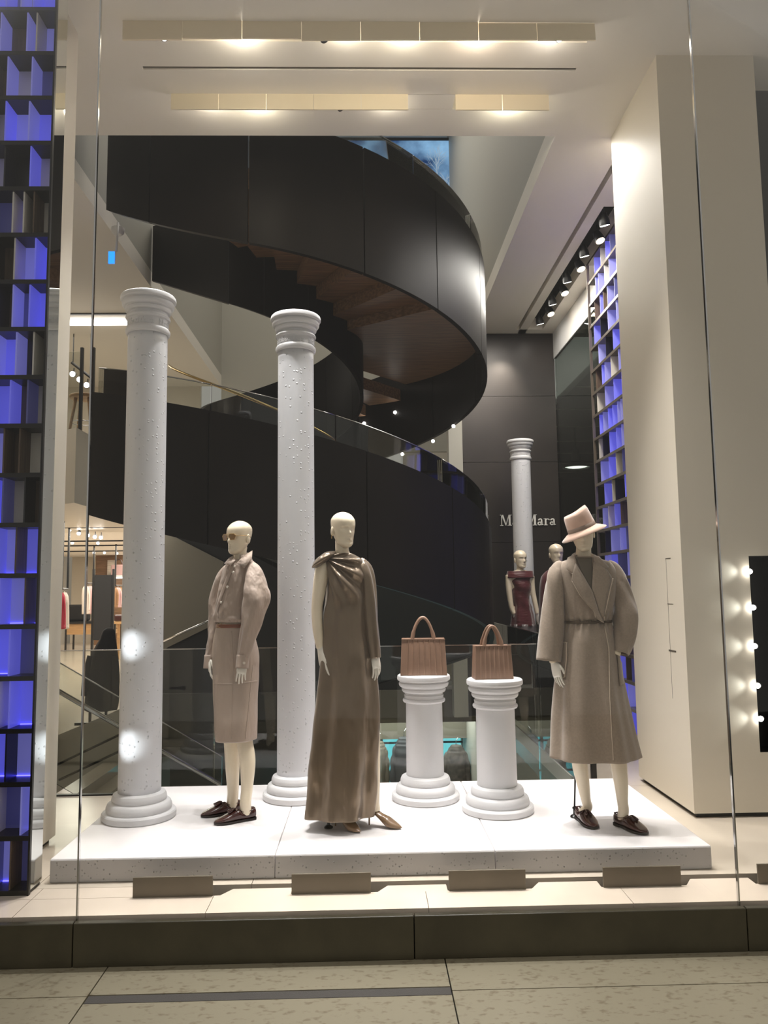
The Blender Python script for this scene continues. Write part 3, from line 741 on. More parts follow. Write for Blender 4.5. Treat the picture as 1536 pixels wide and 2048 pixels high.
def stand(par, x, y, top):
    o = keep(empty('stand', (x, y, .12)), par)
    MB().lathe([(.004, 0), (.026, 0), (.027, .006), (.022, .012), (.010, .018), (.008, .03), (.0085, .06), (.005, .065)], n=24).build('base_disc', 'black', o, auto=40)
    MB().tube([(0, 0, .05), Vector(top) - Vector((x, y, .12))], .0055, 10).build('rod', 'black', o, smooth=True)
    MB().tube([(-.012, 0, .055), (.012, 0, .055)], .006, 8).build('clamp', 'black', o, smooth=True)
N3 = lambda p, s: noise.noise(Vector(p) * s)

# ---------------------------------------------------------------- mannequin in sunglasses (left)
YA = 4.95
A = empty('mannequin', (-.80, YA, .12), 'mannequin in sunglasses, taupe blouson shirt and pencil skirt with brown loafers', 'mannequin', 'window mannequins')
nh, nt_ = (-.684, 4.872), (-.909, 4.757); fh, ft_ = (-.795, 5.035), (-1.019, 4.917)
b = MB(); MA = head_at(480, 1108, YA, -36, 3, 0); headpart(A, MA)
tube_px(b, YA, [(482, 1092, 13, .01), (480, 1104, 13, .0), (481, 1118, 14, .005), (483, 1132, 22, .01)])
b.loft(rows_px(YA, [(1124, 462, 505, .05), (1140, 458, 504, .06), (1165, 452, 508, .08), (1205, 448, 504, .085), (1246, 440, 500, .08), (1300, 432, 508, .10), (1340, 436, 508, .10), (1370, 445, 505, .08)], 32, 3))
aa = lp(nh, nt_, .24); leg(b, .035, YA, aa, [(480, 1340, 24), (483, 1420, 18), (489, 1478, 15.5), (495, 1522, 15.5), (494, 1575, 11.5), (491, 1602, 11)])
aa = lp(fh, ft_, .24); leg(b, .035, YA + .05, aa, [(459, 1340, 24), (462, 1420, 19), (464, 1482, 16), (465, 1531, 14), (466, 1580, 11), (465, 1598, 11)])
tube_px(b, YA, [(502, 1146, 8, -.08), (512, 1196, 10, -.14), (497, 1262, 9, -.15), (488, 1318, 7, -.15)])
tube_px(b, YA, [(462, 1146, 8, .08), (445, 1200, 10, .12), (430, 1262, 8, .08), (419, 1322, 7, .04)])
keep(remesh(b.build('body', 'mannequin_cream'), .004, 4), A)
shoe(A, nh, nt_, 'loafer'); shoe(A, fh, ft_, 'loafer')
p0 = aY(488, 1320, YA - .15); hand(A, p0, aY(478, 1370, YA - .17) - p0, (.3, .9, 0), -1, .84, 10)
p0 = aY(419, 1318, YA + .04); hand(A, p0, aY(421, 1356, YA + .0) - p0, (.9, .2, 0), 1, .84, 16)
def fold_shirt(th, t, p):
    d = .005 * N3(p + Vector((0, 0, t)), 14) + .004 * N3(p, 30)
    d += .012 * exp(-((t - .86) / .08) ** 2) * (.6 + .4 * cos(9 * th))
    d += .004 * sin(11 * th + 9 * t) * max(0, t - .25)
    return d
shirt = cloth('blouson_shirt', 'shirt_cloth', A, rows_px(YA, [(1119, 464, 502, .05), (1125, 457, 508, .07), (1134, 450, 515, .088), (1160, 442, 519, .105), (1200, 433, 515, .115), (1224, 429, 511, .118), (1238, 431, 508, .112), (1244, 434, 505, .10)], 96, 6, fold_shirt))
def subc(o, par):                   # world-built piece under a world-built part
    o.parent = par; o.matrix_parent_inverse = Matrix.Identity(4); return o
def fold_sl(a, t): return (.006 * sin(2 * a + 7 * t) + .0045 * sin(4 * a - 9 * t) * min(1, t * 2) + .0035 * sin(3 * a + 30 * t) * exp(-((t - .55) / .2) ** 2)) * min(1, t * 5)
for pts in ([(500, 1130, 9, -.04), (506, 1140, 14, -.08, .9), (510, 1156, 18.5, -.11, .85), (512, 1174, 22, -.13, .8), (513, 1197, 26, -.145, .75), (504, 1240, 22, -.155, .75), (494, 1280, 16.5, -.16, .8), (487, 1309, 12, -.155, .85), (486, 1314, 11, -.155, .9)],
            [(458, 1135, 10, .06), (450, 1160, 18, .10), (440, 1205, 20, .12), (430, 1262, 14, .085), (421, 1305, 9.5, .045), (419, 1314, 8.5, .04)]):
    m = MB(); R = path_px(YA, pts, 8); m.tube([r[:3] for r in R], [(r[3], r[3] * r[4]) for r in R], 40, True, up=(1, 0, 0), wr=fold_sl)
    keep(m.build('sleeve', 'shirt_cloth', smooth=True), A)
    e = pts[-1]; f_ = 1 if e[0] > 450 else .8; m = MB(); tube_px(m, YA, [(e[0], 1310, 12.4 * f_, e[3], .85), (e[0] - 1, 1324, 12.6 * f_, e[3] - .005, .85), (e[0] - 2, 1337, 12.8 * f_, e[3] - .01, .85)], 28, 3, cap=False)
    cf = m.build('cuff', 'shirt_cloth', smooth=True); s = cf.modifiers.new('solid', 'SOLIDIFY'); s.thickness = .004; keep(cf, A)
    if e[0] > 450: near_cuff = cf
p, nn = hit(near_cuff, 488, 1326)
if p: subc(disc('button', 'button_horn', A, p, nn, .0085), near_cuff)
for px, py in ((470, 1133), (467, 1145), (456, 1174), (443.5, 1205)):
    p, nn = hit(shirt, px, py); subc(disc('button', 'button_horn', A, p + nn * .006, nn, .0085), shirt)
subc(patch('placket', 'shirt_cloth', A, shirt, [(472, 1128), (462, 1150), (447, 1190), (436, 1222), (438, 1236)], [(462, 1130), (455, 1150), (441, 1190), (432, 1218), (433, 1232)], 18, 3, .004, .004), shirt)
# collar: stand round the neck plus two turned points
m = MB(); rg = []
for i in range(25):
    a = radians(-25 + 275 * i / 24 - 46 - 20); ca, sa = cos(a), sin(a); back = max(0, sin(a)) * .6 + .4
    c0 = aY(483, 1120, YA + .005)
    rg.append([c0 + Vector((.050 * ca, .052 * sa, -.015)), c0 + Vector((.053 * ca, .056 * sa, .018 + .035 * back)), c0 + Vector((.060 * ca, .064 * sa, .012 + .036 * back)), c0 + Vector((.076 * ca, .080 * sa, -.028 + .01 * back))])
m.loft(rg, cap=False, closed=False); cl = m.build('collar', 'shirt_cloth', smooth=True); s = cl.modifiers.new('solid', 'SOLIDIFY'); s.thickness = .004; keep(cl, A)
def wing(pts, nm='collar_point', m='shirt_cloth', Y=YA, par=A):
    q = [aY(px, py, Y + dy) for px, py, dy in pts]; c0 = sum(q, Vector()) / len(q); mb = MB(); mb.v = [tuple(v) for v in q] + [tuple(c0 + Vector((0, -.006, 0)))]
    k = len(q); mb.f = [(i, (i + 1) % k, k) for i in range(k)]
    o = mb.build(nm, m, smooth=True); s = o.modifiers.new('solid', 'SOLIDIFY'); s.thickness = .005; return keep(o, par)
wing([(505, 1102, -.02), (504, 1116, -.075), (489, 1136, -.135), (474, 1127, -.13), (481, 1119, -.085), (495, 1108, -.045)])
wing([(471, 1121, -.09), (461, 1131, -.125), (449, 1128, -.075), (459, 1117, -.04), (466, 1113, -.035)])
def fold_skirt(th, t, p):
    return .003 * N3(p, 9) + .004 * t * sin(5 * th + .6) + .004 * exp(-((th - 5.2) / .35) ** 2) * sin(16 * t) * t
skirt = cloth('pencil_skirt', 'skirt_leather', A, rows_px(YA, [(1246, 434, 504, .098), (1257, 431, 506, .10), (1278, 427, 511, .112), (1309, 424, 517, .122), (1346, 425, 517, .122), (1408, 427, 514, .128, -.02), (1450, 428, 513, .132, -.035), (1478, 430, 512, .134, -.04)], 96, 6, fold_skirt))
for xs_ in ([(463, 1262), (466, 1330), (464, 1400), (462, 1478)], [(505, 1330), (498, 1400), (490, 1478)]):
    subc(patch('seam', 'skirt_leather', A, skirt, xs_, [(x + 1.2, y) for x, y in xs_], 20, 1, .0012, .0015), skirt)
subc(patch('hip_seam', 'skirt_leather', A, skirt, [(428, 1366), (470, 1367), (514, 1361)], [(428, 1368), (470, 1369), (514, 1363)], 20, 1, .001, .0012), skirt)
belt = cloth('belt', 'belt_leather', A, rows_px(YA, [(1247.5, 432.5, 505.5, .1025), (1251, 432, 506, .1035), (1254.5, 431.5, 506.5, .1035)], 64, 2), .003)
p, nn = hit(belt, 440, 1251); subc(MB().tube([p + Vector((sx * .011, -.004, sz * .011)) for sx, sz in ((-1, -1), (1, -1), (1, 1), (-1, 1), (-1, -1))], .0018, 6).build('buckle', 'gold'), belt)
# sunglasses
sg = MB(); ln_ = []
HEX = [(-.027, .006), (-.019, .021), (.017, .021), (.031, .007), (.019, -.019), (-.013, -.020)]
for sx in (-1, 1):
    pts = [MA @ Vector((sx * (.033 + u) * .93, (-.108 + .008 * abs(.033 + u) / .05) * .93, (.116 + v) * .93)) for u, v in HEX]
    sg.tube(pts + [pts[0]], .0016, 6)
    sg.tube([MA @ Vector((sx * .060 * .93, -.098 * .93, .124 * .93)), MA @ Vector((sx * .074 * .93, -.06 * .93, .124 * .93)), MA @ Vector((sx * .078 * .93, .01 * .93, .122 * .93)), MA @ Vector((sx * .078 * .93, .03 * .93, .108 * .93))], .0014, 6)
    ln_.append(MB().prism(pts, tuple(MA.to_3x3() @ Vector((0, .002, 0)))).build('lens', 'lens_brown'))
sg.tube([MA @ Vector((-.008, -.108 * .93, .122 * .93)), MA @ Vector((0, -.112 * .93, .126 * .93)), MA @ Vector((.008, -.108 * .93, .122 * .93))], .0014, 6)
sgo = keep(sg.build('sunglasses', 'gold', smooth=True), A)
for l in ln_: subc(l, sgo)

# ---------------------------------------------------------------- mannequin in the satin dress (centre)
YB = 4.68
B = empty('mannequin', (-.09, YB, .12), 'bald mannequin in a long draped taupe satin dress with pointed pumps', 'mannequin', 'window mannequins')
fh, ft_ = (-.200, 4.705), (-.046, 4.541); nh, nt_ = (-.005, 4.708), (.192, 4.599)
b = MB(); MBh = head_at(685, 1094, YB, 30, 4, 0); headpart(B, MBh)
tube_px(b, YB, [(684, 1080, 14, .01), (684, 1096, 13.5, .0), (685, 1108, 15, .005), (688, 1124, 24, .01)])
b.loft(rows_px(YB, [(1112, 664, 708, .05), (1120, 654, 720, .058), (1132, 652, 724, .068), (1155, 662, 724, .08), (1190, 662, 722, .08), (1235, 656, 722, .08), (1290, 648, 735, .10), (1340, 650, 735, .10), (1372, 655, 730, .08)], 32, 3))
tube_px(b, YB, [(650, 1128, 14, .0), (645, 1140, 15, -.015), (640, 1170, 14, -.025), (635, 1205, 11.5, -.03), (634, 1225, 11, -.03), (636, 1260, 10.5, -.04), (641, 1297, 8, -.05)])
tube_px(b, YB, [(722, 1128, 13, .02), (730, 1145, 14, .02), (735, 1190, 12, .02), (741, 1240, 10, .0), (748, 1290, 8, -.03), (751, 1310, 7.5, -.03)])
aa = lp(fh, ft_, .22); leg(b, .085, YB, aa, [(668, 1345, 27), (672, 1440, 20), (672, 1500, 17), (674, 1560, 14), (674, 1615, 10.5)])
aa = lp(nh, nt_, .22); leg(b, .085, YB + .02, aa, [(722, 1345, 27), (738, 1430, 20), (743, 1490, 17), (746, 1550, 14), (748, 1600, 11)])
keep(remesh(b.build('body', 'mannequin_cream'), .004, 4), B)
shoe(B, fh, ft_, 'pump', mu='pump_leather'); shoe(B, nh, nt_, 'pump', mu='pump_leather')
p0 = aY(641, 1297, YB - .05); hand(B, p0, aY(652, 1364, YB - .08) - p0, (.75, .5, 0), 1, 1.04, 10)
p0 = aY(751, 1306, YB - .03); hand(B, p0, aY(755, 1356, YB - .06) - p0, (-.6, .6, 0), -1, .92, 12)
SH = aY(652, 1116, YB - .06)
def fold_dress(th, t, p):
    front = max(0, -sin(th)) ** .6 if sin(th) < 0 else 0
    dx = p.x - SH.x; dz = SH.z - p.z; r_ = sqrt(dx * dx + dz * dz); al = math.atan2(dz, dx)
    d = front * .016 * exp(-((r_ - .15) / .14) ** 2) * sin(15 * al + 3 * r_) * (1 if al < 1.45 else .35)
    d += .0045 * N3(p, 7) + .019 * min(1, max(0, (t - .34) * 1.8)) * (cos(5 * th + .9) * .7 + .5 * cos(8 * th + 2.4 * t))
    d += .011 * exp(-((t - .40) / .13) ** 2) * sin(26 * (p.x + .6 * p.z)) * front
    return d
dress = cloth('satin_dress', 'satin', B, rows_px(YB, [(1107, 668, 704, .052), (1111, 659, 712, .065), (1119, 651, 723, .085), (1133, 652, 731, .102), (1152, 655, 734, .116), (1182, 652, 735, .118), (1222, 648, 736, .112), (1262, 645, 741, .122), (1302, 642, 746, .132), (1356, 637, 752, .138), (1430, 629, 755, .148), (1520, 620, 751, .155), (1592, 615, 748, .158), (1629, 612, 745, .16)], 180, 12, fold_dress))
def fold_cape(a, t): return .004 * sin(4 * a + 6 * t) + .003 * sin(7 * a)
m = MB(); R = path_px(YB, [(716, 1122, 9, .0), (727, 1138, 15, -.02), (734, 1165, 16, -.03), (738, 1200, 16, -.04), (741, 1240, 15, -.045), (745, 1285, 14, -.045), (748, 1316, 12, -.045)], 7)
m.tube([r[:3] for r in R], [r[3] for r in R], 40, False, up=(1, 0, 0), wr=fold_cape); cp = m.build('cape_sleeve', 'satin', smooth=True); s = cp.modifiers.new('solid', 'SOLIDIFY'); s.thickness = .003; keep(cp, B)
m = MB(); R = path_px(YB, [(672, 1107, 5, -.02), (658, 1111, 8, -.03, 2.6), (648, 1117, 9, -.02, 3.6), (644, 1122, 7, .0, 4.2)], 5)
keep(m.tube([r[:3] for r in R], [(r[3], r[3] * r[4]) for r in R], 24, True, up=(0, 0, 1), wr=lambda a, t: .002 * sin(7 * a)).build('shoulder_drape', 'satin', smooth=True), B)
for sx in (-1, 1):
    c0 = MBh @ Vector((sx * .074, .006, .062)); keep(MB().tube([c0 + Vector((.002, cos(a) * .009, sin(a) * .012)) for a in [2 * pi * i / 14 for i in range(15)]], .002, 6).build('earring', 'gold', smooth=True), B)
stand(B, -.231, 4.660, aY(657, 1560, 4.70))

# ---------------------------------------------------------------- mannequin in the wool coat (right)
YC = 4.62
Cm = empty('mannequin', (1.30, YC, .12), 'mannequin in a belted taupe wool coat and tilted pink felt hat', 'mannequin', 'window mannequins')
lh, lt_ = (1.256, 4.765), (1.285, 4.523); rh, rt_ = (1.436, 4.624), (1.538, 4.405)
b = MB(); MC = head_at(1170, 1101, YC - .01, -14, 7, -8); headpart(Cm, MC)
tube_px(b, YC, [(1168, 1085, 15, .012), (1167, 1102, 15, .005), (1167, 1118, 17, .01), (1167, 1134, 26, .01)])
b.loft(rows_px(YC, [(1122, 1148, 1186, .05), (1130, 1130, 1208, .065), (1145, 1122, 1220, .075), (1180, 1130, 1216, .09), (1240, 1138, 1212, .08), (1300, 1130, 1222, .10), (1370, 1140, 1215, .08)], 32, 3))
tube_px(b, YC, [(1128, 1138, 13, .0), (1112, 1190, 11, -.01), (1104, 1260, 9, -.03), (1107, 1326, 8, -.05)])
tube_px(b, YC, [(1218, 1138, 13, .0), (1246, 1190, 11, -.01), (1254, 1232, 10, -.02), (1240, 1285, 8, -.06), (1232, 1310, 8, -.07)])
aa = lp(lh, lt_, .24); leg(b, .035, YC, aa, [(1152, 1370, 24), (1157, 1460, 18), (1159, 1523, 15.5), (1165, 1560, 13), (1172, 1600, 9.5), (1175, 1614, 9.5)])
aa = lp(rh, rt_, .24); leg(b, .035, YC, aa, [(1210, 1370, 24), (1228, 1460, 18), (1236, 1520, 16.5), (1242, 1567, 13.5), (1245, 1604, 10.5), (1247, 1618, 10.5)])
keep(remesh(b.build('body', 'mannequin_cream'), .004, 4), Cm)
shoe(Cm, lh, lt_, 'loafer'); shoe(Cm, rh, rt_, 'loafer')
p0 = aY(1107, 1324, YC - .05); hand(Cm, p0, aY(1121, 1376, YC - .07) - p0, (.8, .5, 0), 1, .88, 10)
zb_ = aY(1180, 1243, YC).z
def fold_coat(th, t, p):
    d = .0025 * N3(p, 8); g = p.z - zb_
    d += .0065 * exp(-(g / .055) ** 2) * cos(19 * th + 1.2 * sin(3 * th)) - .004 * exp(-(g / .02) ** 2)
    if g < 0: d += min(1, -g / .5) * .013 * cos(6 * th + .8) + min(1, -g / .5) * .006 * cos(10 * th)
    return d
coat = cloth('wool_coat', 'coat_wool', Cm, rows_px(YC, [(1113, 1147, 1188, .058), (1119, 1134, 1203, .078), (1126, 1120, 1221, .094), (1145, 1114, 1231, .11), (1180, 1119, 1231, .124), (1215, 1125, 1225, .118), (1236, 1129, 1222, .108), (1243, 1130, 1221, .103), (1251, 1128, 1222, .109), (1282, 1122, 1228, .132), (1330, 1117, 1237, .148), (1392, 1111, 1249, .163), (1453, 1108, 1262, .173), (1514, 1106, 1277, .183)], 144, 8, fold_coat), .006)
def fold_cs(a, t): return .004 * sin(2 * a + 9 * t) + .003 * sin(5 * a + 16 * t) * (t > .25)
def fold_cr(a, t): return fold_cs(a, t) + .010 * exp(-((t - .62) / .17) ** 2) * sin(34 * t + 1.4 * sin(a)) * max(0, -sin(a + .2))
for pts in ([(1128, 1128, 10, .0), (1120, 1138, 16, .0), (1112, 1160, 20, -.01), (1107, 1207, 21, -.02), (1102, 1262, 23, -.03), (1098, 1322, 24.5, -.045)],
            [(1212, 1128, 10, .0), (1224, 1140, 16, .0), (1237, 1166, 19, -.01), (1247, 1198, 21, -.015), (1252, 1230, 25, -.025), (1250, 1262, 22, -.045), (1246, 1288, 18, -.06), (1242, 1306, 15, -.07)]):
    m = MB(); R = path_px(YC, pts, 8); m.tube([r[:3] for r in R], [(r[3], r[3] * .9) for r in R], 44, False, up=(1, 0, 0), wr=fold_cs if pts[0][0] < 1150 else fold_cr)
    o = m.build('coat_sleeve', 'coat_wool', smooth=True); s = o.modifiers.new('solid', 'SOLIDIFY'); s.thickness = .006; s.offset = -1; keep(o, Cm)
subc(patch('inner_top', 'knit_grey', Cm, coat, [(1151, 1116), (1160, 1138), (1175, 1165), (1183, 1180)], [(1184, 1116), (1184, 1140), (1184, 1165), (1184, 1180)], 14, 6, .004, .003), coat)
subc(patch('lapel', 'coat_wool', Cm, coat, [(1151, 1128), (1166, 1152), (1183, 1182), (1201, 1240)], [(1146, 1149), (1145, 1161), (1160, 1189), (1199, 1241)], 20, 5, .014, .006, lambda u, f: .010 * f + .004 * sin(pi * f)), coat)
subc(patch('lapel', 'coat_wool', Cm, coat, [(1186, 1126), (1184, 1150), (1183, 1176), (1201, 1236)], [(1210, 1141), (1219, 1156), (1213, 1182), (1201, 1238)], 20, 5, .010, .006, lambda u, f: .010 * f + .004 * sin(pi * f)), coat)
subc(patch('coat_collar', 'coat_wool', Cm, coat, [(1149, 1114), (1152, 1122), (1153, 1130), (1152, 1136)], [(1137, 1120), (1134, 1128), (1135, 1140), (1147, 1149)], 10, 4, .013, .006), coat)
subc(patch('coat_collar', 'coat_wool', Cm, coat, [(1186, 1114), (1187, 1122), (1188, 1130), (1190, 1138)], [(1197, 1118), (1206, 1126), (1215, 1136), (1208, 1142)], 10, 4, .013, .006), coat)
m = MB(); rg = []
c0 = aY(1168, 1116, YC + .01)
for i in range(25):
    a = radians(-35 + 250 * i / 24); ca, sa = cos(a), sin(a); bk = max(0, sa)
    rg.append([c0 + Vector((.058 * ca, .058 * sa, -.02)), c0 + Vector((.062 * ca, .060 * sa, .020 + .02 * bk)), c0 + Vector((.070 * ca, .070 * sa, .016 + .02 * bk)), c0 + Vector((.100 * ca, .088 * sa, -.03))])
m.loft(rg, cap=False, closed=False); o = m.build('coat_collar', 'coat_wool', smooth=True); s = o.modifiers.new('solid', 'SOLIDIFY'); s.thickness = .006; keep(o, Cm)
for ln in ([(1145, 1162), (1160, 1190), (1199, 1242)], [(1219, 1157), (1213, 1183), (1202, 1238)], [(1135, 1141), (1146, 1149)]):
    subc(patch('edge_stitch', 'coat_edge', Cm, coat, ln, [(x + 1.3, y + .6) for x, y in ln], 24, 1, .026, .004), coat)
subc(patch('front_edge', 'coat_edge', Cm, coat, [(1208, 1252), (1216, 1300), (1219, 1400), (1226, 1520)], [(1209.3, 1252), (1217.3, 1300), (1220.3, 1400), (1227.3, 1520)], 30, 1, .004, .004), coat)
for x0 in (1123, ):
    pk = subc(patch('patch_pocket', 'coat_wool', Cm, coat, [(1120, 1284), (1119, 1320), (1117, 1356)], [(1136, 1284), (1136, 1320), (1132, 1356)], 10, 4, .006, .005), coat)
    subc(patch('edge_stitch', 'coat_edge', Cm, coat, [(1120, 1284), (1136, 1284), (1136, 1320), (1132, 1356), (1117, 1356)], [(1120, 1285.5), (1134.8, 1285.5), (1134.8, 1320), (1131, 1354.8), (1117, 1354.8)], 30, 1, .010, .002), coat)
subc(patch('patch_pocket', 'coat_wool', Cm, coat, [(1229, 1282), (1234, 1330), (1237, 1372)], [(1236, 1286), (1240, 1330), (1244, 1368)], 10, 3, .01, .006), coat)
bl = cloth('coat_belt', 'coat_belt', Cm, rows_px(YC, [(1240.5, 1128.5, 1222.5, .106), (1243, 1128, 1223, .108), (1245.5, 1128.5, 1222.5, .106)], 96, 2), .003)
for px, py in ((1155, 1243), (1178, 1243)):
    p, nn = hit(bl, px, py); subc(MB().box(p.x - .013, p.x + .013, p.y - .007, p.y + .001, p.z - .010, p.z + .010).build('belt_keeper', 'coat_belt', bevel=.003), bl)
p, nn = hit(bl, 1199, 1243); subc(MB().tube([p + Vector((-.02, -.006, .006)), p + Vector((.004, -.012, -.002)), p + Vector((.03, -.008, -.004)), p + Vector((.05, -.006, .0))], .005, 8).build('belt_knot', 'coat_belt', smooth=True), bl)
# hat
hc = aY(1165, 1060, YC - .03)
HM = Matrix.Translation(hc) @ Matrix.Rotation(radians(-22), 4, 'Y') @ Matrix.Rotation(radians(3), 4, 'X') @ Matrix.Rotation(radians(-14), 4, 'Z')
def ringh(rx, ry, z, dz=None, n=56): return [HM @ Vector((rx * cos(2*pi*i/n), ry * sin(2*pi*i/n), z + (dz(2*pi*i/n) if dz else 0))) for i in range(n)]
brim = lambda k: (lambda a: -.010 * k * max(0, -sin(a)) ** 1.2 + .008 * k * max(0, sin(a)) - .012 * k * abs(cos(a)) ** 2)
hat = keep(MB().loft([ringh(.083, .096, .002), ringh(.110, .124, -.006, brim(.4)), ringh(.137, .152, -.016, brim(1)), ringh(.139, .154, -.013, brim(1)), ringh(.110, .124, -.001, brim(.4)), ringh(.0845, .098, .008)], cap=False).build('fedora_hat', 'felt_pink', smooth=True), Cm)
crease = lambda k: (lambda a: -.030 * k * exp(-(((a - pi / 2 + pi) % (2 * pi) - pi) / .5) ** 2) * 0 - .012 * k * (1 - abs(cos(a))) + .012 * k * cos(a))
m = MB().loft([ringh(.085, .098, .004), ringh(.084, .097, .03), ringh(.081, .094, .07, crease(.2)), ringh(.077, .090, .105, crease(.7)), ringh(.070, .083, .122, crease(1)), ringh(.052, .068, .120, lambda a: -.006 + .010 * cos(a)), ringh(.022, .05, .100, lambda a: .004 * cos(a)), ringh(.004, .02, .096)], cap=True)
subc(m.build('crown', 'felt_pink', smooth=True), hat)
subc(MB().loft([ringh(.0862, .0992, .006), ringh(.0862, .0992, .03), ringh(.083, .096, .031)], cap=False).build('hat_band', 'felt_band', smooth=True), hat)
stand(Cm, 1.236, 4.770, aY(1152, 1480, 4.74))

# ---------------------------------------------------------------- far mannequins in burgundy
YD = 9.6
D = empty('mannequin', (1.95, YD, .2), 'far mannequin in an off-shoulder burgundy velvet dress by the white column', 'mannequin', 'burgundy display mannequins')
b = MB(); MD = head_at(1041, 1140, YD, 20, 0); MD = MD @ Matrix.Translation((0, 0, .02)); headpart(D, MD, 1.0)
tube_px(b, YD, [(1040, 1130, 7, .01), (1040, 1142, 7, 0), (1041, 1152, 12, 0)])
b.loft(rows_px(YD, [(1140, 1032, 1050, .05), (1146, 1016, 1065, .06), (1156, 1015, 1066, .07), (1180, 1026, 1060, .08), (1215, 1028, 1058, .07), (1250, 1024, 1066, .1)], 28, 3))
tube_px(b, YD, [(1017, 1150, 6.5, 0), (1018, 1180, 6, -.02), (1023, 1215, 5, -.03), (1029, 1228, 4.5, -.04)])
tube_px(b, YD, [(1063, 1152, 6, 0), (1065, 1180, 5.5, 0), (1071, 1210, 5, -.02), (1075, 1228, 4.5, -.03)])
tube_px(b, YD, [(1036, 1330, 8, 0), (1036, 1365, 5, 0), (1038, 1384, 5, -.02)]); tube_px(b, YD, [(1058, 1330, 8, 0), (1062, 1365, 5, 0), (1066, 1384, 5, -.02)])
keep(remesh(b.build('body', 'mannequin_cream'), .008, 3), D)
for px in (1028, 1075):
    p0 = aY(px, 1227, YD - .03); hand(D, p0, Vector((.02, -.03, -.2)), (.5, .5, 0), 1, .95, 12, vox=.0045)
def fold_v(th, t, p): return .008 * sin(30 * p.z + 2.2 * cos(th) + 3 * N3(p, 4)) * (t < .62) + .008 * cos(6 * th) * (t > .5)
cloth('off_shoulder_dress', 'velvet', D, rows_px(YD, [(1154, 1020, 1064, .085), (1175, 1024, 1061, .10), (1205, 1026, 1060, .09), (1230, 1024, 1066, .11), (1252, 1022, 1070, .13)], 72, 6, fold_v), .005)
cloth('shoulder_band', 'velvet', D, rows_px(YD, [(1142, 1014, 1066, .075), (1148, 1013, 1067, .09), (1156, 1013, 1067, .095)], 72, 4, lambda th, t, p: .005 * sin(40 * p.z)), .008)
cloth('long_skirt', 'skirt_satin_grey', D, rows_px(YD, [(1248, 1022, 1070, .13), (1290, 1020, 1072, .15), (1330, 1019, 1075, .17), (1368, 1018, 1078, .18)], 72, 5, lambda th, t, p: .014 * cos(8 * th)), .005)
q = aZ(1040, 1390, .2); shoe(D, (q.x, q.y + .15), (q.x - .02, q.y - .07), 'pump', z0=.2, mu='sole_dark'); shoe(D, (q.x + .13, q.y + .13), (q.x + .2, q.y - .07), 'pump', z0=.2, mu='sole_dark')
YE = 8.6
E_ = empty('mannequin', (2.05, YE, .18), 'far mannequin in a long burgundy coat half hidden by the wool coat sleeve', 'mannequin', 'burgundy display mannequins')
b = MB(); ME = head_at(1113, 1129, YE, 8, 0); headpart(E_, ME, 1.02)
tube_px(b, YE, [(1114, 1120, 8, .01), (1114, 1136, 8, 0), (1114, 1150, 16, 0)])
b.loft(rows_px(YE, [(1142, 1100, 1130, .05), (1160, 1090, 1140, .07), (1240, 1092, 1136, .08)], 24, 3))
tube_px(b, YE, [(1100, 1240, 14, .02), (1100, 1340, 9, .02), (1101, 1408, 6, .0)]); tube_px(b, YE, [(1124, 1240, 14, .02), (1124, 1340, 9, .02), (1124, 1408, 6, 0)])
keep(remesh(b.build('body', 'mannequin_cream'), .008, 3), E_)
cloth('long_coat', 'burgundy_wool', E_, rows_px(YE, [(1136, 1104, 1126, .06), (1146, 1088, 1142, .085), (1165, 1080, 1150, .11), (1230, 1078, 1152, .14), (1300, 1080, 1152, .16), (1380, 1086, 1148, .16), (1412, 1090, 1146, .16)], 64, 5, lambda th, t, p: .008 * cos(7 * th) * t), .008)
q = aZ(1103, 1412, .18); shoe(E_, (q.x, q.y + .1), (q.x, q.y - .14), 'loafer', z0=.18, mu='sole_dark'); shoe(E_, (q.x + .13, q.y + .1), (q.x + .15, q.y - .14), 'loafer', z0=.18, mu='sole_dark')
pl2 = empty('display_platform', (2.1, 9.3, 0), 'low white platform under the burgundy mannequins', 'platform')
keep(MB().box(1.70, 2.58, 9.1, 10.5, 0, .2).build('platform_section', 'platform_top', bevel=.006), pl2)
keep(MB().box(1.72, 2.58, 8.2, 9.095, 0, .175).build('platform_section', 'platform_top', bevel=.006), pl2)

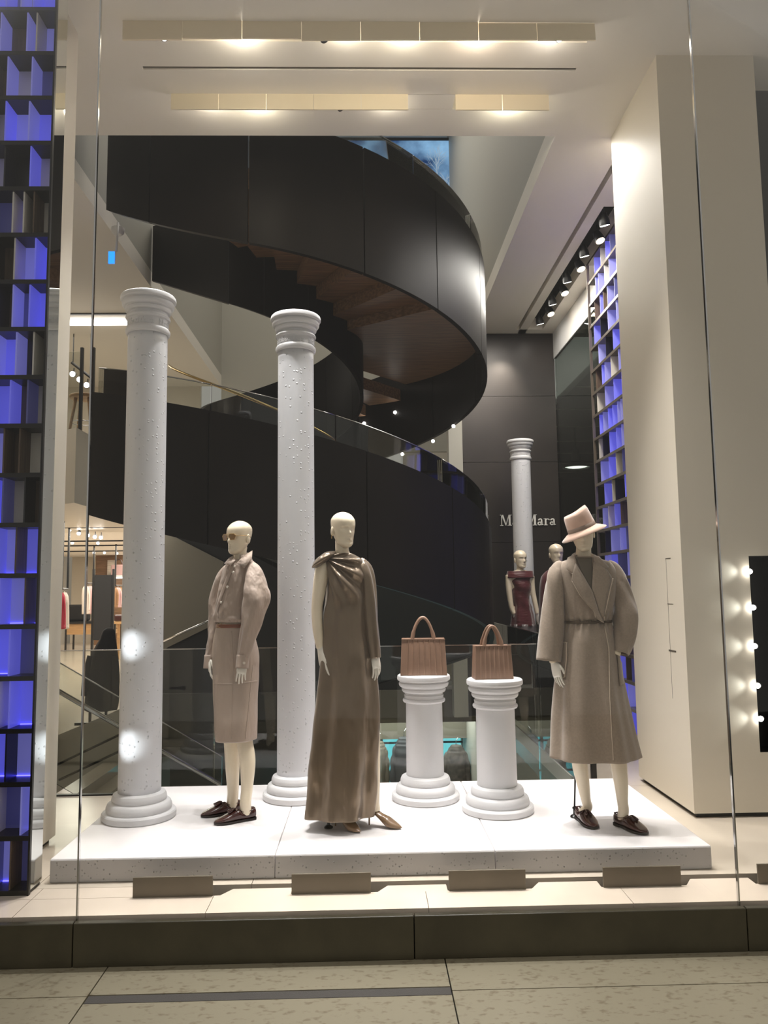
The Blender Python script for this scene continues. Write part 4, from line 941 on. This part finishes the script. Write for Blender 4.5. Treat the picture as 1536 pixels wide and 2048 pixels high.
# ================================================================== TOTE BAGS
def tote(label, cx, cy, z0, w, h, d, rz):
    o = empty('tote_bag', (cx, cy, z0), label, 'handbag', 'pleated tote bags', rz=radians(rz))
    wt = w * .93; rings = []
    n = 9
    for j in range(n):
        t = j / (n - 1); hw = (w + (wt - w) * t) / 2; hd = d / 2 * (1 - .25 * t); bulge = .006 * sin(pi * t)
        ring = []
        for (sx, sy) in ((-1, -1), (1, -1), (1, 1), (-1, 1)):
            for k in range(8):
                u = k / 8
                if (sx, sy) == (-1, -1): x, y = -1 + 2 * u, -1
                elif (sx, sy) == (1, -1): x, y = 1, -1 + 2 * u
                elif (sx, sy) == (1, 1): x, y = 1 - 2 * u, 1
                else: x, y = -1, 1 - 2 * u
                yy = y * hd * (.72 if abs(x) == 1 and abs(y) < 1 else 1)
                xx = x * hw - (.012 * t * math.copysign(1, x) * (1 - abs(y)) if abs(x) == 1 else 0)
                ring.append((xx, yy - (bulge if y == -1 else -bulge if y == 1 else 0) * (1 - x * x), t * h))
        rings.append(ring)
    body = MB().loft(rings).build('bag_body', 'tote_leather', o, auto=50, bevel=.004)
    for k in range(7):                      # stitched pleats on the front
        u = (k - 3) / 3.0 * .74; m = MB(); pts = []
        for j in range(n):
            t = j / (n - 1); hw = (w + (wt - w) * t) / 2; hd = d / 2 * (1 - .25 * t)
            x = u * hw; y = -hd - .006 * sin(pi * t) * (1 - u * u)
            pts.append((x, y, t * h))
        for j in range(n - 1):
            (x0, y0, a), (x1, y1, b_) = pts[j], pts[j + 1]
            m.prism([(x0 - .004, y0 + .002, a + .004), (x0 + .007, y0 - .0035, a + .004), (x0 + .0085, y0 + .002, a + .004)], (x1 - x0, y1 - y0, b_ - a - (.006 if j == n - 2 else 0)))
        m.build('pleat', 'tote_leather', o)
    for k in range(7):
        u = (k - 3) / 3.0 * .74; x = u * wt / 2
        MB().box(x - .0025, x + .0025, -d / 2 * .75 - .0065, -d / 2 * .75 + .002, h * .90, h * .985).build('pleat_stitch', 'tote_seam', o)
    MB().box(-wt / 2 - .001, wt / 2 + .001, -d / 2 * .75 - .004, -d / 2 * .75 + .004, h - .006, h + .003).build('top_edge', 'tote_leather', o, bevel=.001)
    MB().box(-wt / 2 - .001, wt / 2 + .001, d / 2 * .75 - .004, d / 2 * .75 + .004, h - .006, h + .003).build('top_edge', 'tote_leather', o, bevel=.001)
    for sy in (-1, 1):
        hw = w * .235; H = h * .64; pts = []
        for i in range(25):
            a = pi * i / 24; pts.append((-hw * cos(a) * (1 - .30 * sin(a)), sy * (d / 2 * .75 - .006 - .012 * sin(a)), h - .01 + H * sin(a) ** .85))
        pts = [(-hw * 1.02, sy * d / 2 * .75, h - .03)] + pts + [(hw * 1.02, sy * d / 2 * .75, h - .03)]
        MB().tube(pts, [(.0125, .005)] * 4 + [(.0095, .006)] * (len(pts) - 8) + [(.0125, .005)] * 4, 10, up=(1, 0, 0)).build('handle', 'tote_leather', o, smooth=True)
    return o
tote('larger pleated brown leather tote bag on the left pedestal', .378, 5.235, .9262, .308, .235, .15, -3)
tote('smaller pleated brown leather tote bag on the right pedestal', .792, 4.95, .9262, .243, .205, .13, 3)
# ================================================================== STAIR WELL: balustrade, straight stair, lower floor
bal = empty('glass_balustrade', (-.5, 5.97, 0), 'low glass balustrade along the stair well behind the platform', 'balustrade')
bx_ = [-2.75, -1.15, .10, 1.30, 1.61]
for x0, x1 in zip(bx_, bx_[1:]):
    keep(MB().box(x0 + .004, x1 - .004, 5.965, 5.980, -.10, 1.06).build('glass_panel', 'balustrade_glass'), bal)
    keep(MB().box(x0 + .004, x1 - .004, 5.963, 5.982, 1.06, 1.066).build('glass_edge', 'chrome'), bal)
keep(MB().box(-2.75, 1.61, 5.955, 5.99, -.02, .012).build('base_channel', 'black'), bal)
sb = empty('glass_balustrade', (1.615, 7.5, 0), 'glass balustrade running back beside the entrance floor', 'balustrade')
for y0, y1 in ((6.0, 7.6), (7.6, 9.2), (9.2, 10.9)):
    keep(MB().box(1.608, 1.622, y0 + .004, y1 - .004, 0, 1.06).build('glass_panel', 'balustrade_glass'), sb)
    keep(MB().box(1.606, 1.624, y0 + .004, y1 - .004, 1.06, 1.067).build('glass_edge', 'chrome'), sb)
q = aZ(1183, 1558, 0)
tag(MB().box(q.x - .02, q.x + .02, 6.10, 6.14, 0, 1.0).build('steel_post', 'black', bevel=.003), 'black steel post behind the coat mannequin', 'post')
# straight stair running down to the right behind the glass
ss = empty('straight_stair', (-2.6, 6.7, -1.2), 'straight stair with glass side descending behind the left column', 'staircase')
r0, r1 = aY(96, 1370, 6.5), aY(442, 1570, 6.5)
keep(MB().tube([r0, r1], .02, 12).build('handrail', 'chrome', smooth=True), ss)
d = (r1 - r0).normalized(); pts = [r0 + Vector((0, .03, .22)), r1 + Vector((0, .03, .22)), r1 + Vector((0, .03, -.75)), r0 + Vector((0, .03, -.75))]
keep(MB().prism(pts, (0, .012, 0)).build('glass_panel', 'balustrade_glass'), ss)
keep(MB().tube([pts[0], pts[1]], .006, 8).build('glass_edge', 'chrome', smooth=True), ss)
for k in range(9):
    t = k / 9; p = r0.lerp(r1, t)
    keep(MB().box(p.x, p.x + (r1.x - r0.x) / 9 + .02, 6.56, 7.9, p.z - 1.05, p.z - .92).build('step', 'stone_floor2'), ss)
for (a, b) in (((113, 1530), (240, 1469)), ((151, 1592), (240, 1524)), ((118, 1560), (240, 1502))):
    p, q = aY(*a, 8.2), aY(*b, 8.2); keep(MB().tube([p, q], .012, 6).build('stringer_edge', 'black', smooth=True), ss)
p, q = aY(96, 1478, 8.3), aY(300, 1395, 8.3)
keep(MB().prism([p, q, q + Vector((0, 0, -1.2)), p + Vector((0, 0, -1.2))], (0, .05, 0)).build('stringer_wall', 'stone_floor2'), ss)
# black wall on the far side of the well, standing on the slab
structure(MB().box(-3.1, 1.2, 11.78, 11.86, 0, 2.6), 'wall_stair_back', 'black')
# wall panel with slanted edge under the first flight (pale)
q = [aY(326, 1062, 11.6), aY(447, 1124, 11.6), aY(447, 1240, 11.6), aY(300, 1312, 11.6), aY(250, 1312, 11.6), aY(250, 1062, 11.6)]
structure(MB().prism(q, (0, .06, 0)), 'wall_slanted', 'olive_paint')
# second rail rising to the right
tag(MB().tube([aY(318, 1286, 11.4), aY(447, 1228, 11.4)], .018, 10).build('stair_rail', 'chrome', smooth=True), 'bright handrail rising behind the sunglasses mannequin', 'handrail')
# glass vitrine on the far side
vt = empty('display_vitrine', (1.25, 11.2, 0), 'low glass vitrine at the far side of the stair well', 'vitrine')
keep(MB().box(.75, 1.6, 11.72, 12.3, 0.0, .06).build('plinth', 'white_paint'), vt)
keep(MB().box(.75, 1.6, 11.71, 12.3, .06, .5).build('glass_case', 'balustrade_glass'), vt)
for x in (.75, 1.17, 1.59): keep(MB().box(x - .008, x + .008, 11.70, 11.716, .0, .5).build('frame_post', 'chrome'), vt)
keep(MB().box(.74, 1.61, 11.70, 11.715, .49, .51).build('frame_rail', 'chrome'), vt)
# hanging linear lamps
for i, (a, y, w_) in enumerate(((763, 1188, 42), (740, 1210, 32))):
    p, q = aY(a, y, 11.72), aY(a + w_, y, 11.72)
    tag(MB().box(p.x, q.x, 11.70, 11.785, p.z - .02, p.z + .02).build('linear_lamp', 'lamp_soft'), ['upper', 'lower'][i] + ' glowing linear lamp behind the satin dress shoulder', 'lamp', 'linear lamps')
# lower floor: turquoise light wall with bars, jackets on display
lb = empty('light_wall', (.4, 13.6, -3.2), 'turquoise backlit wall with dark bars on the lower floor', 'light wall')
for x0, x1 in ((-1.0, .2), (.26, .85), (.91, 1.6), (1.9, 2.0), (2.35, 3.4)): keep(MB().box(x0, x1, 13.6, 13.65, -3.2, -.98).build('light_panel', 'turquoise_light'), lb)
for z in (-1.12, -1.62, -2.2): keep(MB().box(-1.0, 1.65, 13.57, 13.6, z - .015, z + .015).build('bar', 'black'), lb)
for x in (.23, .88, 1.75): keep(MB().box(x - .03 - (.1 if x > 1 else 0), x + .03 + (.1 if x > 1 else 0), 13.55, 13.6, -3.2, -.98).build('bar', 'dark_grey_wall'), lb)
structure(MB().box(-6, 5, 13.0, 13.55, -.95, -.47), 'ceiling_lower', 'olive_paint')
mat('jacket_khaki', (118, 110, 92), .7); mat('jacket_grey', (70, 72, 74), .6); mat('jacket_camo', (96, 90, 82), .7, var=.5, vscale=14, var_rgb=(52, 50, 46)); mat('jacket_black', (16, 15, 15), .8); mat('coat_pink', (196, 160, 156), .8); mat('coat_cream', (206, 194, 180), .8); mat('coat_red', (170, 40, 60), .8); mat('coat_camel', (150, 112, 76), .8)
def jacket(label, m, Y, cx, ytop, ybot, wpx, quilt=0, group='jackets on the lower floor', hang=True, sleeves=True, open_=False):
    s_ = wpx / 2; p = aY(cx, ytop, Y); q = aY(cx, ybot, Y)
    o = empty('jacket', (q.x, Y, q.z), label, 'jacket', group)
    H = ybot - ytop
    def fq(th, t, p_): return quilt * abs(sin(t * 22)) + .006 * cos(5 * th)
    keep(MB().loft(rows_px(Y, [(ytop, cx - s_ * .3, cx + s_ * .3, .06), (ytop + H * .06, cx - s_ * .55, cx + s_ * .55, .09), (ytop + H * .16, cx - s_ * .72, cx + s_ * .72, .12), (ytop + H * .5, cx - s_ * .74, cx + s_ * .74, .14), (ybot, cx - s_ * .78, cx + s_ * .78, .14)], 40, 6, fq)).build('jacket_body', m, smooth=True), o)
    if sleeves:
        for sx in (-1, 1):
            mb = MB(); R = path_px(Y, [(cx + sx * s_ * .6, ytop + H * .1, s_ * .16, 0), (cx + sx * s_ * .84, ytop + H * .3, s_ * .2, -.03), (cx + sx * s_ * .88, ytop + H * .6, s_ * .17, -.05), (cx + sx * s_ * .8, ytop + H * .88, s_ * .14, -.07)], 5)
            mb.tube([r[:3] for r in R], [r[3] for r in R], 16, True, wr=lambda a, t: quilt * abs(sin(t * 16))); keep(mb.build('sleeve', m, smooth=True), o)
    if hang: keep(MB().tube([aY(cx, ytop + 2, Y), aY(cx, ytop - H * .06, Y), aY(cx + 4, ytop - H * .1, Y)], .006, 6).build('hanger_hook', 'chrome', smooth=True), o)
    return o
jacket('khaki puffer jacket on the lower floor beside the satin dress', 'jacket_khaki', 12.9, 757, 1482, 1640, 40, .02)
jacket('dark grey puffer jacket left of the larger bag\'s pedestal', 'jacket_grey', 12.7, 808, 1474, 1650, 50, .02)
jacket('mottled grey jacket hanging between the two pedestals', 'jacket_camo', 12.6, 912, 1490, 1640, 54, .012)
jacket('grey jacket on the lower floor behind the coat mannequin', 'jacket_grey', 12.9, 1128, 1480, 1620, 50, .012)

# ================================================================== LEFT: MEZZANINE AND SHOP BEHIND
p = aZ(168, 856, 3.5)
def stool(label, x, y, z0, h):
    o = empty('bar_stool', (x, y, z0), label, 'stool')
    MB().lathe([(.01, h - .05), (.18, h - .045), (.19, h - .03), (.19, h - .01), (.18, h), (.01, h)], n=28).build('seat', 'wood_light', o, auto=50)
    for k in range(4):
        a = pi / 4 + k * pi / 2; MB().tube([(.12 * cos(a), .12 * sin(a), h - .05), (.2 * cos(a), .2 * sin(a), 0)], [.022, .016], 10).build('leg', 'wood_light', o, smooth=True)
    MB().tube([(.165 * cos(a), .165 * sin(a), h * .35) for a in [2 * pi * i / 20 for i in range(21)]], .008, 6).build('foot_ring', 'chrome', o, smooth=True)
q = aY(168, 856, 10.0); stool('wooden stool on the mezzanine edge beside the left column', q.x, 10.0, 3.5, .56)
mz = empty('mezzanine_railing', (-4.0, 9.7, 3.5), 'glass mezzanine railing with dark posts', 'railing')
keep(MB().box(-6.5, -3.6, 9.68, 9.694, 3.5, 4.55).build('glass_panel', 'balustrade_glass'), mz)
for px in (128, 163, 186):
    x = aY(px, 800, 9.7).x; keep(MB().box(x - .018, x + .018, 9.66, 9.70, 3.5, 4.6).build('post', 'black'), mz)
def track_spot(label, p, aim, m='lamp_white', s=.05, group='track spotlights', house='black'):
    p = Vector(p); a = Vector(aim).normalized(); o = empty('track_spotlight', tuple(p), label, 'spotlight', group)
    MB().tube([-a * s * 1.6, -a * s * .2, a * s * .6], [s * .7, s, s], 16).build('housing', house, o, auto=40)
    MB().tube([a * s * .55, a * s * .63], [s * .84, s * .84], 16).build('lamp_face', m, o)
    MB().tube([-a * s, -a * s + Vector((0, 0, s * 2.0))], s * .2, 8).build('stem', house, o)
    return o
tr = [(146, 748, 11), (160, 759, 11), (174, 770, 11)]
pts = [aY(px, py, Y) for px, py, Y in ((140, 743.3, 11), (180, 774.7, 11))]
tag(MB().tube([pts[0] + Vector((0, .05, .15)), pts[1] + Vector((0, .05, .15))], .02, 8).tube([pts[0] + Vector((.02, .05, .11)), Vector((pts[0].x + .02, 11.05, 5.26))], .008, 6).tube([pts[1] + Vector((-.02, .05, .11)), Vector((pts[1].x - .02, 11.05, 5.26))], .008, 6).build('light_track', 'black'), 'short black light track above the mezzanine stool', 'light track')
for (px, py, Y), t in zip(tr, ('upper left', 'middle', 'lower right')):
    track_spot('%s spotlight on the short track above the mezzanine stool' % t, aY(px, py, Y), (.1, -1, -.3), s=.045)
p, q = aY(136, 635, 10.5), aY(262, 635, 10.5)
tag(MB().box(p.x, q.x, 10.45, 10.53, 5.19, 5.248).build('linear_lamp', 'lamp_soft'), 'long white linear ceiling lamp behind the left column capital', 'lamp', 'linear lamps')
tag(MB().box(p.x, q.x + .2, 10.2, 10.25, 5.235, 5.2495).build('light_track', 'black'), 'black ceiling track in front of the white linear lamp', 'light track')
# exit sign with its bracket
q = aY(223, 515, 7.6)
ex = empty('exit_sign', (q.x, 7.6, q.z), 'small blue exit sign hanging under the ceiling at left', 'sign')
keep(MB().box(q.x - .03, q.x + .03, 7.595, 7.605, q.z - .062, q.z + .062).build('sign_face', 'exit_blue'), ex)
keep(MB().box(q.x - .036, q.x + .036, 7.604, 7.615, q.z - .068, q.z + .068).build('sign_frame', 'white_paint'), ex)
h_ = CEIL - q.z
keep(MB().tube([(q.x + .04, 7.62, q.z + .07), (q.x + .05, 7.62, CEIL)], .012, 8).build('stem', 'white_paint', smooth=True), ex)
q2 = aY(232, 492, 7.7); sd = empty('smoke_detector', (q2.x, 7.75, CEIL - .07), 'white smoke detector on the ceiling beside the exit sign', 'smoke detector')
MB().lathe([(.01, 0), (.04, .0), (.06, .02), (.065, .04), (.065, .07), (.01, .07)], n=24).build('housing', 'white_paint', sd, auto=40)
# shop interior far left, beyond the stair well
structure(MB().box(-6.95, -6.0, 23.9, 23.98, 0, 2.6), 'wall_panel_dark', 'wood_dark')
structure(MB().box(-7.9, -6.95, 22.9, 23.0, 0, 2.6), 'wall_panel_dark_far', 'wood_dark')
mat('marble', (196, 186, 172), .4, var=.25, vscale=2.5, stretch=(1, 1, 9))
structure(MB().box(-6.0, -3.5, 23.85, 23.95, 0, 2.6), 'wall_marble', 'marble')
tag(MB().box(aY(206, 1180, 23).x, aY(214, 1180, 23).x, 22.9, 23.0, .7, 2.4).build('light_panel', 'lamp_soft') if False else MB().box(-7.55, -7.35, 22.86, 22.9, .7, 2.45).build('wall_panel', 'marble'), 'tall pale marble strip on the dark back wall', 'wall panel')
for i, (y, z) in enumerate(((1055, 2.58), (1083, 2.58), (1092, 2.58), (1103, 2.58))):
    Y = (2.58 - 1.49) * FPX / (1186 - y)
    if Y < 23: tag(MB().box(-8, -3.4, Y, Y + .12, 2.575, 2.599).build('light_track', 'black'), '%s recessed black track in the shop ceiling at far left' % ('nearest', 'second nearest', 'third nearest', 'farthest')[i], 'light track', 'shop ceiling tracks')
for i, (px, py, Y) in enumerate(((140, 1058, 13.5), (158, 1066, 13.5), (176, 1070, 13.5), (190, 1073, 13.5), (202, 1074.5, 13.5), (145, 1085, 17), (196, 1086, 17), (188, 1105, 21), (209, 1105, 21), (234, 1106, 21))):
    track_spot('%s small shop ceiling spotlight at far left' % ['first', 'second', 'third', 'fourth', 'fifth', 'sixth', 'seventh', 'eighth', 'ninth', 'tenth'][i], aY(px, py, Y), (.2, -1, -.5), s=.036, group='shop ceiling spotlights')
# desk
q = aZ(185, 1292, 0)
dk = empty('desk', (q.x, 21, 0), 'light wooden desk with drawers in the far left of the shop', 'desk')
x0, x1 = aY(136, 1240, 21).x, aY(240, 1240, 21).x
keep(MB().box(x0, x1, 20.7, 21.4, .70, .76).build('top', 'black'), dk)
keep(MB().box(x0 + .05, x1 - .6, 20.75, 21.3, .42, .70).build('drawer_box', 'wood_light'), dk)
for k in range(2):
    dr = keep(MB().box(x1 - .55, x1 - .08, 20.73, 21.3, .43 + k * .14, .55 + k * .14).build('drawer', 'wood_light', bevel=.004), dk)
for x in (x0 + .05, x1 - .05):
    for y in (20.75, 21.3): keep(MB().box(x - .02, x + .02, y - .02, y + .02, 0, .7).build('leg', 'black'), dk)
q = aY(150, 1210, 21.05); bg = tag(MB().box(q.x - .42, q.x + .42, 20.9, 21.1, .76, 1.20).build('dark_case', 'jacket_black', bevel=.06), 'dark soft case standing on the far desk', 'case')
# standing dark panel
q0, q1 = aY(184, 1300, 16.0), aY(224, 1300, 16.0)
fp = empty('folding_panel', ((q0.x + q1.x) / 2, 16, 0), 'dark upright freestanding panel on posts left of the column', 'panel')
zt = aY(200, 1150, 16).z; zb = aY(200, 1280, 16).z
keep(MB().box(q0.x + .03, q1.x - .03, 15.98, 16.02, max(.25, zb), zt).build('panel_board', 'jacket_black'), fp)
for x in (q0.x, q1.x): keep(MB().box(x - .02, x + .02, 15.97, 16.03, 0, zt + .12).build('post', 'black'), fp)
# garments on rails
def coat_rail(label, Y, xs_, ytop, ybot, ms, gl):
    z = aY(xs_[0], ytop - 4, Y).z; a = aY(xs_[0] - 6, ytop, Y).x; b2 = aY(xs_[-1] + 6, ytop, Y).x
    o = empty('garment_rail', ((a + b2) / 2, Y, 0), label, 'garment rail')
    c0 = (a + b2) / 2; n_ = len(xs_); z += .06
    hk = [aY(x + 4, ytop - (ybot - ytop) * .1, Y + .7 * k) for k, x in enumerate(xs_)]
    if n_ < 2: hk.append(hk[0] + Vector((0, .5, 0)))
    hk = [hk[0] * 1.35 - hk[1] * .35] + hk + [hk[-1] * 1.35 - hk[-2] * .35]
    keep(MB().tube(hk, .014, 8).build('rail', 'black', smooth=True), o)
    for x, y, z in (hk[0], hk[-1]): keep(MB().box(x - .014, x + .014, y - .014, y + .014, z, 2.6).build('hanging_rod', 'black'), o)
    for k, (x, m, l) in enumerate(zip(xs_, ms, gl)): jacket(l, m, Y + .7 * k, x, ytop, ybot, 16, .0, 'garments on the shop rails', True)
coat_rail('garment rail with pale coats at the far left', 12.0, [122, 129], 1185, 1258, ['coat_red', 'coat_cream'], ['red garment at the far left edge of the shop', 'cream coat hanging at the far left behind the glass'])
coat_rail('garment rail with a pink coat left of the dark panel', 17.5, [172, 180], 1172, 1228, ['coat_cream', 'coat_pink'], ['pale cream coat on the rail left of the dark panel', 'pink coat on the rail beside the dark panel'])
coat_rail('garment rail with camel clothes right of the dark panel', 18.0, [229, 236, 242], 1175, 1215, ['coat_camel', 'coat_pink', 'coat_camel'], ['camel coat nearest the dark panel on the far rail', 'pale pink top between two camel coats', 'camel coat beside the left column\'s edge'])
tb = empty('display_table', (aY(234, 1250, 17.5).x, 17.5, 0), 'light wooden display table right of the dark panel', 'table')
x0, x1 = aY(224, 1250, 17.5).x, aY(262, 1250, 17.5).x
keep(MB().box(x0, x1, 17.2, 17.9, .82, .87).build('top', 'wood_light'), tb)
for x in (x0 + .04, x1 - .04):
    for y in (17.25, 17.85): keep(MB().box(x - .025, x + .025, y - .025, y + .025, 0, .82).build('leg', 'wood_light'), tb)
tag(MB().box(x0 + .1, x0 + .45, 17.3, 17.6, .87, 1.02).build('handbag', 'loafer_leather', bevel=.03), 'dark red handbag on the far display table', 'handbag')
q = aY(237, 1140, 22.5)
hb = empty('handbag', (q.x, 22.5, q.z - .15), 'striped pale handbag on the lit shelf by the marble wall', 'handbag')
MB().box(-.2, .2, -.06, .06, 0, .3).build('bag_body', 'coat_pink', hb, bevel=.02)
MB().tube([(-.1 * cos(a), 0, .3 + .16 * sin(a)) for a in [pi * i / 12 for i in range(13)]], .014, 6).build('handle', 'loafer_leather', hb, smooth=True)
sh = empty('wall_shelf', (q.x, 22.6, q.z - .2), 'lit wall shelf under the striped handbag', 'shelf')
MB().box(-.7, .7, -.2, .25, 0, .05).build('board', 'white_paint', sh); MB().box(-.68, .68, -.1, .0, -.04, 0).build('light_strip', 'lamp_soft', sh)
# black hooded coat on a stand near the balustrade
YH = 8.9
hcx = 204
ck = empty('hooded_coat', (aY(hcx, 1440, YH).x, YH, 0), 'black hooded coat hung on a low stand behind the glass', 'coat')
keep(MB().loft(rows_px(YH, [(1256, 214, 224, .03), (1262, 206, 229, .07), (1278, 200, 231, .09), (1296, 190, 233, .10), (1315, 182, 235, .12), (1350, 176, 237, .13), (1400, 172, 236, .14), (1420, 171, 232, .14)], 48, 5, lambda th, t, p: .012 * cos(6 * th) * t)).build('coat_body', 'jacket_black', smooth=True), ck)
for pts in ([(183, 1312, 8, -.03), (174, 1350, 8, -.06), (168, 1392, 6, -.08)], [(228, 1312, 8, -.03), (231, 1360, 8, -.06), (228, 1415, 7, -.08)]):
    mb = MB(); tube_px(mb, YH, pts, 16); keep(mb.build('sleeve', 'jacket_black', smooth=True), ck)
fz = 0
keep(MB().box(aY(150, 1450, YH).x, aY(236, 1450, YH).x, YH - .02, YH + .02, .03, .06).build('stand_bar', 'black'), ck)
for px in (180, 212): keep(MB().box(aY(px, 1430, YH).x - .012, aY(px, 1430, YH).x + .012, YH - .012, YH + .012, 0, .35).build('stand_leg', 'black'), ck)

# ================================================================== UPPER FLOOR: screen with a wintry sky
m = bpy.data.materials.new('sky_screen'); m.use_nodes = True; nt = m.node_tree; nt.nodes.clear()
out = nt.nodes.new('ShaderNodeOutputMaterial'); em = nt.nodes.new('ShaderNodeEmission'); em.inputs[1].default_value = .9
tc = nt.nodes.new('ShaderNodeTexCoord'); nz = nt.nodes.new('ShaderNodeTexNoise'); nz.inputs['Scale'].default_value = 1.4; nz.inputs['Detail'].default_value = 6
rp = nt.nodes.new('ShaderNodeValToRGB'); rp.color_ramp.elements[0].position = .38; rp.color_ramp.elements[0].color = (*srgb((16, 46, 88)), 1); rp.color_ramp.elements[1].position = .72; rp.color_ramp.elements[1].color = (*srgb((140, 186, 224)), 1)
nt.links.new(tc.outputs['Object'], nz.inputs['Vector']); nt.links.new(nz.outputs['Fac'], rp.inputs['Fac']); nt.links.new(rp.outputs['Color'], em.inputs[0]); nt.links.new(em.outputs[0], out.inputs[0]); MATS['sky_screen'] = m
a0, a1 = aY(560, 281, 13.6), aY(910, 420, 13.6)
scn = empty('video_screen', (a1.x, 13.6, a1.z), 'video screen showing a cloudy blue sky and bare tree upstairs', 'screen')
keep(MB().box(a0.x, a1.x, 13.6, 13.64, a1.z - .3, a0.z).build('screen_face', 'sky_screen'), scn)
fr = MB().box(a1.x, a1.x + .05, 13.58, 13.66, a1.z - .3, a0.z + .05); fr.box(a0.x, a1.x + .05, 13.58, 13.66, a0.z, a0.z + .05)
keep(fr.build('screen_frame', 'black'), scn)
emis('branch_glow', (176, 196, 214), .55)
rb = random.Random(3); mb = MB()
def branch(p, ang, L, r, dep):
    q = p + Vector((sin(ang) * L, 0, cos(ang) * L)); mb.tube([p, q], [r, r * .7], 5)
    if dep:
        for k in range(3): branch(p.lerp(q, rb.uniform(.5, 1)), ang + rb.uniform(-.7, .7), L * rb.uniform(.5, .75), r * .6, dep - 1)
for px, L, ang in ((872, .55, .05), (858, .35, -.15), (893, .3, .25)): branch(aY(px, 402, 13.595), ang, L, .010, 4)
keep(mb.build('pictured_tree', 'branch_glow'), scn)

# ================================================================== RIGHT: spot slot, side glazing, stand-in hall for its reflections
for i in range(9):
    y = 7.55 + i * .37
    track_spot('%s ceiling spotlight in the dark slot above the entrance' % ['nearest', 'second', 'third', 'fourth', 'fifth', 'sixth', 'seventh', 'eighth', 'farthest'][i], (2.48 + .06 * (i % 2), y, 5.21), (.25, -.35 if i % 2 else .3, -1), 'lamp_warm' if i % 2 else 'lamp_white', .055, 'entrance ceiling spotlights')
    if i in (1, 4, 7): spot('entrance_spot', (2.45, y, 5.12), (2.05, y + 1.0, 1.2), 60, 50, .6, (1, .9, .78), .04)
spot('letter_spot', (2.2, 10.3, 5.15), (1.95, 11.14, 4.3), 70, 50, .9, (1, .88, .74), .04)
spot('stair_spot', (2.26, 7.2, 5.15), (1.38, 8.6, 4.5), 150, 22, .8, (.93, .93, 1), .03)
structure(MB().box(2.81, 2.85, 8.67, 11.12, 4.86, CEIL), 'trim_5', 'white_paint')
structure(MB().box(2.824, 2.838, 8.67, 11.12, 0.0, 4.86), 'window_4', 'dark_glass')
hall = empty('reflected_hall', (4.5, 12, 0), kind='structure')  # hall added behind the glass to stand in for reflected ceiling lines
keep(MB().box(2.86, 6.0, 8.7, 20, 4.2, 4.3).build('hall_ceiling', 'dark_grey_wall'), hall)
for k in range(7): keep(MB().box(2.86, 6.0, 10.2 + k * 1.3, 10.23 + k * 1.3, 4.19, 4.2).build('ceiling_joint', 'grey_paint'), hall)
keep(MB().box(2.7, 6.0, 19, 19.1, 0, 4.2).build('hall_wall', 'black'), hall)
keep(MB().box(6.0, 6.1, 8.7, 20, 0, 4.3).build('hall_wall', 'black'), hall)
keep(MB().box(2.86, 6.0, 11.45, 20, -.2, 0).build('hall_floor', 'stone_floor2'), hall)
q = aY(1152, 936, 13.0)
pdl = empty('reflected_pendant', (q.x, 13.0, q.z), 'dark industrial pendant lamp standing in for a reflection in the side glass', 'lamp')  # pendant added behind the glass in place of its reflection
MB().lathe([(.23, 0), (.22, .03), (.12, .10), (.07, .14), (.06, .30), (.03, .34), (.015, .36)], n=28, cap=False).build('shade', 'dark_grey_wall', pdl, smooth=True)
MB().ball((0, 0, .03), (.19, .19, .03)).build('lens', 'lamp_soft', pdl, smooth=True)
MB().tube([(0, 0, .34), (0, 0, 4.2 - q.z)], .014, 8).build('rod', 'black', pdl)
# visible lamps in the ceiling slots
for i, (px, py, Y, lit) in enumerate(((647, 84, 4.86, 0), (1118, 83, 4.86, 1), (680, 221, 5.62, 0), (327, 80, 4.86, 1))):
    q = aY(px, py, Y); track_spot('%s spotlight peeping out below the ceiling flaps' % ['second', 'far right', 'lower row', 'far left'][i], (q.x, Y, q.z + .035), (.5, -.3, -1), 'lamp_white' if lit else 'black', .032, 'ceiling slot spotlights', 'matte_black')
for x, Y, pw, c_ in ((-.80, 4.90, 2.4, (1, .93, .8)), (-.1, 4.90, 1.2, (1, .93, .8)), (.30, 4.90, 2, (1, .93, .78)), (.80, 4.90, 2.4, (1, .86, .72)), (1.30, 4.90, 1.4, (1, .93, .85)), (-.8, 5.66, 2.6, (1, .93, .76)), (1.15, 5.66, 2.8, (1, .96, .78)), (-1.15, 5.66, 1.2, (1, .93, .8)), (.2, 5.66, 1, (1, .93, .8))):
    l = bpy.data.lights.new('slot_glow', 'POINT'); l.energy = pw; l.color = c_; l.shadow_soft_size = .04; o = bpy.data.objects.new('slot_glow', l); COL.objects.link(o); o.location = (x, Y, 5.165)
